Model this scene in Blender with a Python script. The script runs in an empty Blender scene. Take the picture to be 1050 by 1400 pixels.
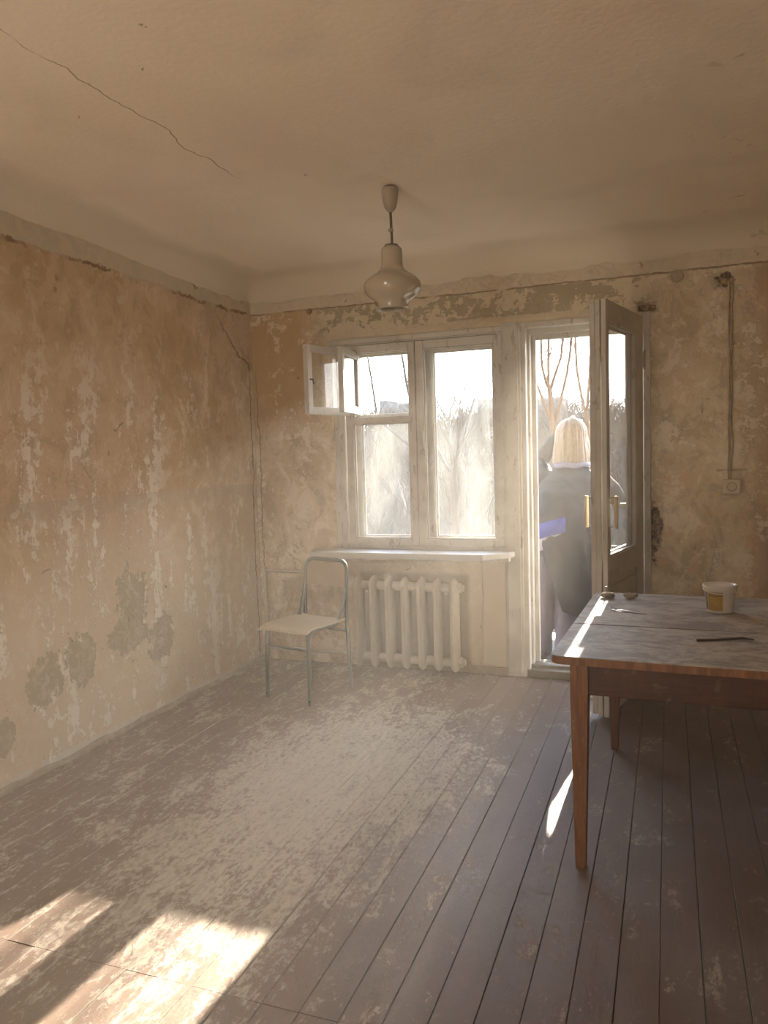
import bpy, bmesh, math, random
import numpy as np
from mathutils import Vector, Matrix, noise as mnoise

SC = bpy.context.scene
COL = SC.collection
rnd = random.Random(7)
PI = math.pi

# ------------------------------------------------------------------ camera
F, YAW, PITCH, ROLL = 1047.9, -0.3559, 0.0729, -0.0296
fw = Vector((math.sin(YAW)*math.cos(PITCH), math.cos(YAW)*math.cos(PITCH), -math.sin(PITCH)))
rt = fw.cross(Vector((0, 0, 1))).normalized()
up = rt.cross(fw)
c_, s_ = math.cos(ROLL), math.sin(ROLL)
r2, u2 = c_*rt + s_*up, -s_*rt + c_*up
cam = bpy.data.cameras.new('camera')
cam_o = bpy.data.objects.new('camera', cam)
COL.objects.link(cam_o)
cam_o.matrix_world = Matrix(((r2.x, u2.x, -fw.x, 2.7072), (r2.y, u2.y, -fw.y, -4.7341),
                             (r2.z, u2.z, -fw.z, 1.41), (0, 0, 0, 1)))
cam.sensor_fit = 'VERTICAL'
cam.sensor_height = 32.0
cam.lens = 32.0*F/1400.0
cam.clip_start, cam.clip_end = 0.05, 800
SC.camera = cam_o

# ------------------------------------------------------------------ light
SUN_EL = math.radians(17.2)
SUN_AZ = 0.026                                   # dX / dY towards the sun
SUN_STRENGTH, SKY_STRENGTH, EXPOSURE = 46.0, 9.5, 0.50
SUN_COL = (1.0, 0.88, 0.72)
world = bpy.data.worlds.new('world')
SC.world = world
world.use_nodes = True
wt = world.node_tree
wt.nodes.clear()
wo = wt.nodes.new('ShaderNodeOutputWorld')
bg = wt.nodes.new('ShaderNodeBackground')
tc = wt.nodes.new('ShaderNodeTexCoord')
sx = wt.nodes.new('ShaderNodeSeparateXYZ')
wt.links.new(tc.outputs['Generated'], sx.inputs[0])
rp = wt.nodes.new('ShaderNodeValToRGB')          # pale hazy winter sky, bluer towards the zenith
wt.links.new(sx.outputs['Z'], rp.inputs[0])
els = rp.color_ramp.elements
els[0].position, els[0].color = 0.0, (1.0, 0.96, 0.88, 1)
els[1].position, els[1].color = 0.75, (0.45, 0.58, 0.80, 1)
e = els.new(0.25); e.color = (0.86, 0.91, 0.96, 1)
wt.links.new(rp.outputs[0], bg.inputs[0])
bg.inputs[1].default_value = SKY_STRENGTH
wt.links.new(bg.outputs[0], wo.inputs[0])

sun = bpy.data.lights.new('sun', 'SUN')
sun.energy, sun.color, sun.angle = SUN_STRENGTH, SUN_COL, math.radians(0.53)
sun_o = bpy.data.objects.new('sun', sun)
COL.objects.link(sun_o)
sdir = Vector((SUN_AZ, 1, math.tan(SUN_EL))).normalized()
sun_o.rotation_euler = sdir.to_track_quat('Z', 'Y').to_euler()
sun_o.location = sdir*60

def portal(x0, x1, z0, z1, y, back=False):
    l = bpy.data.lights.new('window_portal', 'AREA')
    l.shape, l.size, l.size_y = 'RECTANGLE', x1-x0, z1-z0
    l.cycles.is_portal = True
    o = bpy.data.objects.new('window_portal', l)
    COL.objects.link(o)
    o.location = ((x0+x1)/2, y, (z0+z1)/2)
    o.rotation_euler = (PI/2 if back else -PI/2, 0, 0)     # faces into the room
portal(0.62, 1.76, 0.8, 2.17, 0.16)
portal(1.88, 2.60, 0.03, 2.17, 0.16)
portal(0.45, 1.25, 0.80, 2.25, -6.16, True)  # portal of the added fill window

vs = SC.view_settings
vs.view_transform, vs.look, vs.exposure, vs.gamma = 'Standard', 'None', EXPOSURE, 1.0
vs.use_curve_mapping = False
cy = SC.cycles
cy.max_bounces, cy.diffuse_bounces, cy.glossy_bounces = 14, 8, 4
cy.transmission_bounces, cy.volume_bounces, cy.transparent_max_bounces = 6, 1, 32
cy.caustics_reflective = cy.caustics_refractive = False
cy.sample_clamp_indirect = 6.0
cy.use_denoising = True

# ------------------------------------------------------------------ helpers
def tag(o, label=None, cat=None, group=None, kind=None):
    if label: o['label'] = label
    if cat: o['category'] = cat
    if group: o['group'] = group
    if kind: o['kind'] = kind
    return o

def link(name, me, mat, parent=None, smooth=False):
    me.name = name
    if mat: me.materials.append(mat)
    if smooth:
        me.polygons.foreach_set('use_smooth', [True]*len(me.polygons))
    o = bpy.data.objects.new(name, me)
    COL.objects.link(o)
    if parent: o.parent = parent
    return o

def obj(name, bm, mat, parent=None, smooth=False, angle=None):
    me = bpy.data.meshes.new(name)
    bmesh.ops.recalc_face_normals(bm, faces=bm.faces)
    bm.to_mesh(me)
    bm.free()
    o = link(name, me, mat, parent, smooth or angle is not None)
    if angle is not None:
        me.set_sharp_from_angle(angle=math.radians(angle))
    return o

def empty(name, loc=(0, 0, 0), rz=0.0, parent=None):
    o = bpy.data.objects.new(name, None)
    COL.objects.link(o)
    o.location, o.rotation_euler = loc, (0, 0, rz)
    o.empty_display_size = 0.1
    if parent: o.parent = parent
    return o

def box(bm, x0, x1, y0, y1, z0, z1, bev=0.0, seg=2):
    t = bmesh.new()
    vv = [t.verts.new((x, y, z)) for x in (x0, x1) for y in (y0, y1) for z in (z0, z1)]
    for f in ((0, 1, 3, 2), (4, 6, 7, 5), (0, 4, 5, 1), (2, 3, 7, 6), (0, 2, 6, 4), (1, 5, 7, 3)):
        t.faces.new([vv[i] for i in f])
    bmesh.ops.recalc_face_normals(t, faces=t.faces)
    if bev > 0:
        bmesh.ops.bevel(t, geom=list(t.edges), offset=bev, segments=seg, profile=0.5, affect='EDGES')
    me = bpy.data.meshes.new('tmp')
    t.to_mesh(me); t.free()
    bm.from_mesh(me)
    bpy.data.meshes.remove(me)
    return bm

def B(*a, **k):
    return box(bmesh.new(), *a, **k)

def tube(bm, pts, r, n=8, cap=True):
    pts = [Vector(p) for p in pts]
    rr = r if isinstance(r, (list, tuple)) else [r]*len(pts)
    rings, nrm = [], None
    for i, p in enumerate(pts):
        a = pts[max(i-1, 0)]; b = pts[min(i+1, len(pts)-1)]
        t = (b-a).normalized()
        if nrm is None:
            nrm = t.orthogonal().normalized()
        else:
            nrm = (nrm - t*nrm.dot(t))
            nrm = nrm.normalized() if nrm.length > 1e-6 else t.orthogonal().normalized()
        bn = t.cross(nrm)
        rings.append([bm.verts.new(p + rr[i]*(math.cos(2*PI*k/n)*nrm + math.sin(2*PI*k/n)*bn)) for k in range(n)])
    for a, b in zip(rings, rings[1:]):
        for k in range(n):
            bm.faces.new((a[k], a[(k+1) % n], b[(k+1) % n], b[k]))
    if cap:
        bm.faces.new(rings[0][::-1]); bm.faces.new(rings[-1])
    return bm

def rounded(pts, rad, seg=5):
    """polyline with its inner corners rounded"""
    pts = [Vector(p) for p in pts]
    out = [pts[0]]
    for a, p, b in zip(pts, pts[1:], pts[2:]):
        d1, d2 = (a-p), (b-p)
        k = min(rad, d1.length*0.48, d2.length*0.48)
        s, e_ = p + d1.normalized()*k, p + d2.normalized()*k
        for i in range(seg+1):
            t = i/seg
            out.append((1-t)**2*s + 2*t*(1-t)*p + t*t*e_)
    out.append(pts[-1])
    return out

def lathe(bm, prof, n=32, c=(0, 0), cap0=False, cap1=False):
    rings = [[bm.verts.new((c[0]+r*math.cos(2*PI*k/n), c[1]+r*math.sin(2*PI*k/n), z)) for k in range(n)] for r, z in prof]
    for a, b in zip(rings, rings[1:]):
        for k in range(n):
            bm.faces.new((a[k], a[(k+1) % n], b[(k+1) % n], b[k]))
    if cap0: bm.faces.new(rings[0][::-1])
    if cap1: bm.faces.new(rings[-1])
    return bm

def loft(bm, rings, n=14):
    """closed loft: each ring = (centre, axis_u, axis_v) half axes"""
    rs = []
    for cc, u, v in rings:
        cc, u, v = Vector(cc), Vector(u), Vector(v)
        rs.append([bm.verts.new(cc + math.cos(2*PI*k/n)*u + math.sin(2*PI*k/n)*v) for k in range(n)])
    for a, b in zip(rs, rs[1:]):
        for k in range(n):
            bm.faces.new((a[k], a[(k+1) % n], b[(k+1) % n], b[k]))
    bm.faces.new(rs[0][::-1]); bm.faces.new(rs[-1])
    return bm

def limb(bm, pts, rad, n=12):
    tube(bm, pts, list(rad), n)
    for p, r in ((pts[0], rad[0]), (pts[-1], rad[-1])):
        bmesh.ops.create_icosphere(bm, subdivisions=2, radius=r*0.99, matrix=Matrix.Translation(Vector(p)))

def ball(bm, c, r, s=(1, 1, 1), rot=None, sub=3):
    m = Matrix.Translation(Vector(c))
    if rot: m = m @ rot
    m = m @ Matrix.Diagonal((s[0]*r, s[1]*r, s[2]*r, 1))
    bmesh.ops.create_icosphere(bm, subdivisions=sub, radius=1, matrix=m)

def remeshed(bm, vox, smooth_it=4):
    """union of overlapping closed shells as one continuous skin"""
    me = bpy.data.meshes.new('t')
    bmesh.ops.recalc_face_normals(bm, faces=bm.faces)
    bm.to_mesh(me); bm.free()
    o = bpy.data.objects.new('t', me)
    COL.objects.link(o)
    m = o.modifiers.new('r', 'REMESH'); m.mode = 'VOXEL'; m.voxel_size = vox
    if smooth_it:
        k = o.modifiers.new('s', 'SMOOTH'); k.iterations = smooth_it; k.factor = 0.5
    dg = bpy.context.evaluated_depsgraph_get()
    out = bpy.data.meshes.new_from_object(o.evaluated_get(dg))
    bpy.data.objects.remove(o); bpy.data.meshes.remove(me)
    return out

def nz(x, y, z=0.0, s=1.0):
    return mnoise.noise(Vector((x*s, y*s, z*s)))

def fbm(x, y, z=0.0, s=1.0, o=4):
    return mnoise.fractal(Vector((x*s, y*s, z*s)), 1.0, 2.0, o)

# ------------------------------------------------------------------ materials
class MB:
    def __init__(self, name):
        self.m = bpy.data.materials.new(name)
        self.m.use_nodes = True
        self.t = self.m.node_tree
        self.t.nodes.clear()
        self.out = self.t.nodes.new('ShaderNodeOutputMaterial')
        g = self.t.nodes.new('ShaderNodeNewGeometry')
        self.pos = g.outputs['Position']
        s = self.t.nodes.new('ShaderNodeSeparateXYZ')
        self.t.links.new(self.pos, s.inputs[0])
        self.X, self.Y, self.Z = s.outputs
    def n(self, kind): return self.t.nodes.new(kind)
    def put(self, sock, v):
        if isinstance(v, bpy.types.NodeSocket): self.t.links.new(v, sock)
        elif isinstance(v, tuple): sock.default_value = v if len(v) == 4 or sock.type == 'VECTOR' else (*v, 1)
        else: sock.default_value = v
    def math(self, op, a, b=0.0, c=None, clamp=False):
        k = self.n('ShaderNodeMath'); k.operation = op; k.use_clamp = clamp
        self.put(k.inputs[0], a); self.put(k.inputs[1], b)
        if c is not None: self.put(k.inputs[2], c)
        return k.outputs[0]
    def mul(self, *a):
        r = a[0]
        for b in a[1:]: r = self.math('MULTIPLY', r, b)
        return r
    def add(self, a, b): return self.math('ADD', a, b)
    def sub(self, a, b): return self.math('SUBTRACT', a, b)
    def inv(self, a): return self.math('SUBTRACT', 1.0, a)
    def mx(self, a, b): return self.math('MAXIMUM', a, b)
    def vec(self, sc=(1, 1, 1), off=(0, 0, 0), rot=(0, 0, 0), src=None):
        k = self.n('ShaderNodeMapping')
        k.inputs['Scale'].default_value = sc; k.inputs['Location'].default_value = off; k.inputs['Rotation'].default_value = rot
        self.t.links.new(src or self.pos, k.inputs['Vector'])
        return k.outputs[0]
    def noise(self, scale=5, detail=6, rough=0.6, dist=0.0, v=None, lac=2.0):
        k = self.n('ShaderNodeTexNoise')
        self.t.links.new(v or self.pos, k.inputs['Vector'])
        k.inputs['Scale'].default_value = scale; k.inputs['Detail'].default_value = detail
        k.inputs['Roughness'].default_value = rough; k.inputs['Distortion'].default_value = dist
        k.inputs['Lacunarity'].default_value = lac
        return k.outputs['Fac']
    def voro(self, scale=5, v=None, feature='F1', rnd_=1.0):
        k = self.n('ShaderNodeTexVoronoi'); k.feature = feature
        self.t.links.new(v or self.pos, k.inputs['Vector'])
        k.inputs['Scale'].default_value = scale; k.inputs['Randomness'].default_value = rnd_
        return k.outputs['Distance']
    def ss(self, x, lo, hi):
        """smooth 0..1 step; lo > hi turns it over"""
        k = self.n('ShaderNodeMapRange'); k.interpolation_type = 'SMOOTHSTEP'
        self.put(k.inputs['Value'], x)
        if lo < hi:
            k.inputs['From Min'].default_value, k.inputs['From Max'].default_value = lo, hi
        else:
            k.inputs['From Min'].default_value, k.inputs['From Max'].default_value = hi, lo
            k.inputs['To Min'].default_value, k.inputs['To Max'].default_value = 1, 0
        return k.outputs['Result']
    def band(self, x, c, w):
        return self.ss(self.math('ABSOLUTE', self.sub(x, c)), w, w*0.4)
    def mix(self, a, b, f):
        k = self.n('ShaderNodeMix'); k.data_type = 'RGBA'
        self.put(k.inputs[0], f); self.put(k.inputs[6], a); self.put(k.inputs[7], b)
        return k.outputs[2]
    def bump(self, h, strength=0.3, dist=0.01, nrm=None):
        k = self.n('ShaderNodeBump')
        self.put(k.inputs['Height'], h)
        k.inputs['Strength'].default_value = strength; k.inputs['Distance'].default_value = dist
        if nrm is not None: self.t.links.new(nrm, k.inputs['Normal'])
        return k.outputs[0]
    def pbr(self, col, rough=0.8, nrm=None, metal=0.0, spec=0.35, **kw):
        k = self.n('ShaderNodeBsdfPrincipled')
        self.put(k.inputs['Base Color'], col); self.put(k.inputs['Roughness'], rough)
        self.put(k.inputs['Metallic'], metal); k.inputs['Specular IOR Level'].default_value = spec
        for a, b in kw.items(): self.put(k.inputs[a], b)
        if nrm is not None: self.t.links.new(nrm, k.inputs['Normal'])
        return k.outputs[0]
    def done(self, sh, vol=False):
        self.t.links.new(sh, self.out.inputs['Volume' if vol else 'Surface'])
        return self.m

def plain(name, col, rough=0.6, metal=0.0, var=0.12, scale=30, bump=0.15, spec=0.35, **kw):
    b = MB(name)
    n = b.noise(scale, 5, 0.6)
    c = b.mix(tuple(x*(1-var) for x in col), tuple(min(1, x*(1+var)) for x in col), n)
    return b.done(b.pbr(c, rough, b.bump(n, bump, 0.004), metal, spec, **kw))

def m_ellipse(b, px, pz, cx, cz, rx, rz, warp):
    """soft blotch about a spot of the wall, its rim torn by noise"""
    dx = b.math('DIVIDE', b.sub(px, cx), rx); dz = b.math('DIVIDE', b.sub(pz, cz), rz)
    d = b.math('SQRT', b.add(b.mul(dx, dx), b.mul(dz, dz)))
    return b.add(d, b.mul(b.sub(warp, 0.5), 4.0))

def m_wall_left():
    b = MB('old_distemper_left')
    big = b.noise(0.9, 3, 0.5); med = b.noise(3.0, 8, 0.68, 0.3); fine = b.noise(16, 8, 0.72, 0.2)
    vert = b.noise(2.2, 8, 0.7, 0.2, b.vec((1, 2.6, 0.55)))
    tiny = b.noise(70, 4, 0.7)
    ochre, pink, cream = (0.50, 0.345, 0.20), (0.58, 0.42, 0.285), (0.64, 0.525, 0.375)
    c = b.mix(ochre, pink, b.ss(b.add(big, b.mul(b.sub(med, 0.5), 0.7)), 0.40, 0.58))
    low = b.ss(b.add(b.Z, b.mul(b.sub(med, 0.5), 1.4)), 1.35, 0.55)
    c = b.mix(c, cream, b.mul(low, 0.75))
    near = b.ss(b.add(b.Y, b.mul(b.sub(med, 0.5), 1.0)), -1.0, -0.1)
    c = b.mix(c, (0.58, 0.47, 0.32), b.mul(near, 0.6))
    cloud = b.noise(5.5, 10, .72, .5, b.vec((1, 1, .8), (7, 3, 1)))
    c = b.mix(c, (0.40, 0.285, 0.165), b.mul(b.ss(cloud, .50, .60), b.ss(b.Z, .7, 1.5), .6))
    c = b.mix(c, (0.67, 0.545, 0.40), b.mul(b.ss(cloud, .47, .40), .6))
    # torn pale layers of old plaster
    pale = b.ss(b.add(b.mul(vert, 0.55), b.mul(fine, 0.45)), 0.525, 0.55)
    pale = b.mul(pale, b.ss(b.Z, 2.5, 1.4), b.ss(big, 0.30, 0.5))
    c = b.mix(c, (0.75, 0.68, 0.56), b.mul(pale, 0.85))
    pale2 = b.ss(b.add(b.mul(med, 0.6), b.mul(fine, 0.4)), 0.57, 0.585)
    c = b.mix(c, (0.64, 0.55, 0.42), b.mul(pale2, 0.7))
    ochre2 = b.ss(b.add(b.mul(b.noise(1.7, 7, 0.65, 0.4, b.vec(off=(4, 2, 7))), 0.7), b.mul(fine, 0.3)), 0.55, 0.575)
    c = b.mix(c, (0.45, 0.30, 0.16), b.mul(ochre2, b.ss(b.Z, 1.0, 1.5), 0.75))
    # bare grey render, where it has come away
    warp = b.add(b.mul(med, 0.45), b.mul(fine, 0.55))
    bare = None
    for cy_, cz, ry, rz in ((-1.38, 0.66, 0.13, 0.17), (-1.42, 0.50, 0.16, 0.10), (-2.03, 0.42, 0.11, 0.12),
                            (-1.78, 0.46, 0.09, 0.11), (-2.30, 0.25, 0.12, 0.10), (-1.15, 0.40, 0.12, 0.16), (-2.6, 0.55, 0.15, 0.2)):
        k = b.ss(m_ellipse(b, b.Y, b.Z, cy_, cz, ry, rz, warp), 1.0, 0.93)
        bare = k if bare is None else b.mx(bare, k)
    c = b.mix(c, b.mix((0.42, 0.345, 0.235), (0.52, 0.435, 0.31), b.ss(fine, .45, .58)), b.mul(bare, 0.85))
    # seam of the two paint coats
    zz = b.add(b.Z, b.mul(b.sub(fine, 0.5), 0.012))
    under = b.mul(b.ss(zz, 1.249, 1.243), b.ss(b.add(b.Z, b.mul(b.sub(med, 0.5), .25)), 1.12, 1.22))
    c = b.mix(c, (0.46, 0.37, 0.27), b.mul(under, 0.45))
    # whitewashed top band, edge torn
    top = b.ss(b.add(b.Z, b.mul(b.sub(warp, 0.5), 0.13)), 2.405, 2.415)
    c = b.mix(c, b.mix((0.58, 0.50, 0.375), (0.50, 0.455, 0.36), b.ss(warp, .45, .56)), b.mul(top, 0.85))
    edge = b.mul(b.band(b.add(b.Z, b.mul(b.sub(warp, 0.5), 0.14)), 2.40, 0.012), b.ss(b.noise(1.6, 4, 0.6), 0.47, 0.55))
    c = b.mix(c, (0.22, 0.135, 0.07), edge)
    # corner crack
    cw = b.add(b.Y, b.mul(b.sub(b.noise(5, 6, 0.7), 0.5), 0.10))
    crack = b.mul(b.band(cw, -0.05, 0.007), b.ss(b.Z, 2.2, 1.9))
    crack2 = b.mul(b.band(b.add(b.add(b.mul(b.Y, 0.75), b.Z), b.mul(b.sub(med, 0.5), 0.25)), 2.01, 0.012), b.mul(b.ss(b.Y, -0.50, -0.3), b.ss(b.Y, -0.02, -0.06)))
    c = b.mix(c, (0.16, 0.11, 0.07), b.mul(b.mx(crack, crack2), 0.85))
    spots = b.mul(b.ss(b.noise(9, 3, 0.6, 1.0, b.vec(off=(2, 9, 3))), 0.70, 0.73), 0.8)
    c = b.mix(c, (0.28, 0.20, 0.12), spots)
    c = b.mix(c, b.mix(c, (0.3, 0.22, 0.13), 0.45), b.ss(tiny, 0.60, 0.75))
    plinth = b.mul(b.ss(b.add(b.Z, b.mul(b.sub(warp, .5), .22)), 0.06, 0.03), b.ss(med, .40, .48))
    c = b.mix(c, (0.60, 0.56, 0.48), b.mul(plinth, 0.8))
    h = b.add(b.mul(b.sub(pale, bare), 0.6), b.add(b.mul(fine, 1.0), b.mul(top, 1.0)))
    return b.done(b.pbr(c, 0.92, b.bump(h, 0.55, 0.008), spec=0.15))

JAMB_HOLE = (2.632, 0.93, 0.035, 0.15)

def m_wall_window():
    b = MB('old_distemper_window_wall')
    big = b.noise(1.1, 3, 0.5); med = b.noise(3.6, 8, 0.68, 0.3); fine = b.noise(18, 8, 0.72, 0.2)
    warp = b.add(b.mul(med, 0.45), b.mul(fine, 0.55))
    tiny = b.noise(70, 4, 0.7)
    cream, sand = (0.60, 0.50, 0.345), (0.55, 0.43, 0.285)
    c = b.mix(sand, cream, b.ss(b.add(big, b.mul(b.sub(med, .5), .7)), 0.38, 0.6))
    cloud = b.noise(6, 10, .72, .5, b.vec((1, 1, .8), (2, 6, 1)))
    c = b.mix(c, (0.43, 0.335, 0.215), b.mul(b.ss(cloud, .50, .58), .8))
    c = b.mix(c, (0.70, 0.61, 0.47), b.mul(b.ss(cloud, .47, .40), .8))
    # ochre corner, upper left
    oc = b.mul(b.ss(b.add(b.X, b.mul(b.sub(med, .5), .5)), 0.62, 0.34), b.ss(b.add(b.Z, b.mul(b.sub(med, .5), 1.0)), 1.45, 1.85))
    c = b.mix(c, (0.47, 0.31, 0.155), b.mul(oc, 0.85))
    # orange flakes right of the door
    of = b.mul(b.ss(b.add(b.mul(b.noise(4.2, 7, 0.7, 0.5, b.vec((1.6, 1, .7), (3, 1, 5))), .6), b.mul(fine, .4)), 0.54, 0.555), b.ss(b.X, 2.62, 2.66))
    c = b.mix(c, (0.60, 0.40, 0.25), b.mul(of, 0.75))
    gr = b.mul(b.ss(b.add(b.mul(b.noise(5.0, 7, 0.7, 0.4, b.vec(off=(8, 1, 2))), .6), b.mul(fine, .4)), 0.555, 0.57), b.ss(b.X, 2.6, 2.7), b.ss(b.Z, .9, 1.2))
    c = b.mix(c, (0.40, 0.36, 0.30), b.mul(gr, 0.8))
    dr = b.mul(b.ss(b.add(b.X, b.mul(b.sub(warp, .5), .5)), 3.10, 3.20), 0.8)
    c = b.mix(c, (0.43, 0.30, 0.19), dr)
    pale = b.ss(b.add(b.mul(med, .55), b.mul(fine, .45)), 0.535, 0.55)
    c = b.mix(c, (0.70, 0.62, 0.485), b.mul(pale, 0.75))
    # flaking band over the window and the door
    bandm = b.mul(b.ss(b.Z, 2.19, 2.24), b.ss(b.add(b.Z, b.mul(b.sub(warp, .5), .1)), 2.41, 2.39), b.ss(b.X, 0.45, 0.6), b.ss(b.X, 2.66, 2.56))
    flake = b.ss(b.add(b.mul(b.noise(4.5, 7, 0.7, 0.5, b.vec((1, 1, 1.5), (1, 5, 2))), .6), b.mul(fine, .4)), 0.50, 0.515)
    c = b.mix(c, b.mix((0.62, 0.54, 0.40), (0.345, 0.295, 0.195), flake), b.mul(bandm, 0.9))
    ragged = b.mul(b.ss(b.add(b.Z, b.mul(b.sub(warp, .5), .05)), 2.245, 2.235), b.ss(b.Z, 2.12, 2.16), b.ss(b.X, .5, .6), b.ss(b.X, 2.7, 2.6))
    c = b.mix(c, (0.62, 0.53, 0.39), b.mul(ragged, 0.8))
    zt = b.add(b.Z, b.mul(b.sub(warp, 0.5), 0.05))
    top = b.ss(zt, 2.402, 2.408)
    c = b.mix(c, b.mix((0.64, 0.55, 0.425), (0.58, 0.50, 0.385), b.ss(warp, .45, .56)), b.mul(top, 0.9))
    c = b.mix(c, (0.30, 0.22, 0.13), b.mul(b.band(zt, 2.402, 0.007), b.ss(b.noise(2.2, 4, .6), .44, .5)))
    # cleaner, paler wall under the window
    uw = b.mul(b.ss(b.Z, 0.80, 0.72), b.ss(b.X, 0.6, 0.8), b.ss(b.X, 1.95, 1.8))
    c = b.mix(c, (0.56, 0.48, 0.36), b.mul(uw, 0.6))
    # shade between the radiator sections, put into the wall colour behind them
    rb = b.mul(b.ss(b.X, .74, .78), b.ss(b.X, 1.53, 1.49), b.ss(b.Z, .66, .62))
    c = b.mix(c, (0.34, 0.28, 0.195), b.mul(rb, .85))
    # holes: bare rubble
    hole = None
    for hx, hz, rx, rz in (JAMB_HOLE, (3.012, 2.328, 0.042, 0.042), (2.965, 2.345, 0.013, 0.013), (2.759, 2.378, 0.03, 0.022), (2.60, 2.215, 0.05, 0.022)):
        k = b.ss(m_ellipse(b, b.X, b.Z, hx, hz, rx, rz, warp), 1.05, 0.95)
        hole = k if hole is None else b.mx(hole, k)
    halo = b.mx(b.ss(m_ellipse(b, b.X, b.Z, 2.757, 2.378, 0.055, 0.05, fine), 1.05, .95), b.ss(m_ellipse(b, b.X, b.Z, 2.97, 2.34, 0.04, 0.04, fine), 1.05, .95))
    c = b.mix(c, (0.46, 0.38, 0.26), b.mul(halo, .7))
    c = b.mix(c, b.mix((0.11, 0.07, 0.04), (0.42, 0.31, 0.19), b.ss(b.noise(28, 5, .7), .42, .6)), hole)
    # chase of the cable, filled with grey mortar, and chalky strokes by the socket
    ch = b.mul(b.band(b.add(b.X, b.mul(b.sub(b.noise(6, 5, .7), .5), .035)), 3.036, 0.020), b.mul(b.ss(b.Z, 1.22, 1.24), b.ss(b.Z, 2.31, 2.29)))
    c = b.mix(c, b.mix((0.36, 0.29, 0.195), (0.58, 0.49, 0.36), b.ss(fine, .42, .58)), b.mul(ch, 0.8))
    st = b.mul(b.band(b.add(b.Z, b.mul(b.sub(fine, .5), .02)), 1.275, 0.008), b.mul(b.ss(b.X, 2.95, 2.98), b.ss(b.X, 3.14, 3.10)), b.ss(fine, .4, .5))
    c = b.mix(c, (0.30, 0.24, 0.16), b.mul(st, .8))
    crn = b.mul(b.band(b.add(b.X, b.mul(b.sub(b.noise(5, 6, .7), .5), .08)), 0.035, 0.006), b.ss(b.Z, 2.1, 1.9))
    c = b.mix(c, (0.2, 0.14, .09), b.mul(crn, .7))
    c = b.mix(c, (0.30, 0.22, 0.13), b.mul(b.ss(b.noise(10, 3, .6, 1.0, b.vec(off=(3, 3, 1))), .70, .73), .8))
    c = b.mix(c, b.mix(c, (0.3, 0.22, 0.13), 0.4), b.ss(tiny, .60, .75))
    h = b.add(b.add(b.mul(pale, .5), b.mul(fine, 1.0)), b.sub(top, b.mul(b.mx(hole, b.mul(bandm, flake)), .8)))
    return b.done(b.pbr(c, 0.92, b.bump(h, 0.55, 0.008), spec=0.15))

def m_plain_wall(name, col):
    b = MB(name)
    med = b.noise(2.5, 8, .65, .3); fine = b.noise(16, 7, .7)
    c = b.mix(tuple(x*.85 for x in col), tuple(min(1, x*1.12) for x in col), b.ss(b.add(b.mul(med, .6), b.mul(fine, .4)), .42, .58))
    return b.done(b.pbr(c, 0.92, b.bump(fine, .4, .008), spec=0.15))

def m_ceiling():
    b = MB('old_whitewash_ceiling')
    big = b.noise(0.8, 4, .55, .3); med = b.noise(3, 6, .6, .4, b.vec((1, .45, 1))); fine = b.noise(40, 5, .6)
    c = b.mix((0.77, 0.665, 0.54), (0.81, 0.72, 0.60), b.ss(b.add(b.mul(big, .6), b.mul(med, .4)), .38, .62))
    c = b.mix(c, (0.68, 0.605, 0.50), b.mul(b.ss(b.noise(1.4, 5, .6, .5, b.vec(off=(5, 5, 5))), .52, .66), .45))
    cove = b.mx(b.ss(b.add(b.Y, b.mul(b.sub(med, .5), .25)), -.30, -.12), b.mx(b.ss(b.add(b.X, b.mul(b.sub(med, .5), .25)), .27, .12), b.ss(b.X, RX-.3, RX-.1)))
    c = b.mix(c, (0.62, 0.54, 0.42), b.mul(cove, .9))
    # hairline crack running towards the window wall
    wv = b.add(b.add(b.mul(b.sub(b.noise(3.2, 2, .5, 0, b.vec((0, 1, 0))), .5), .16), b.mul(b.sub(b.noise(14, 5, .7, 0, b.vec((.3, 1, 0))), .5), .04)), b.X)
    cr = b.mul(b.band(wv, 0.962, 0.0035), b.mul(b.ss(b.Y, -1.65, -1.9), b.ss(b.noise(5, 3, .6), .30, .42)))
    c = b.mix(c, (0.27, 0.19, 0.12), b.mul(cr, .9))
    c = b.mix(c, (0.34, 0.25, 0.17), b.mul(b.ss(b.noise(7, 3, .6, 1.0, b.vec(off=(1, 3, 9))), .735, .75), .8))
    stain = b.mul(b.ss(b.X, 2.7, 3.0), b.ss(b.noise(6, 7, .75, .5), .60, .66))
    c = b.mix(c, (0.38, .31, .22), b.mul(stain, .7))
    return b.done(b.pbr(c, 0.93, b.bump(b.add(fine, b.mul(med, 1.2)), .25, .008), spec=0.12))

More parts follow.
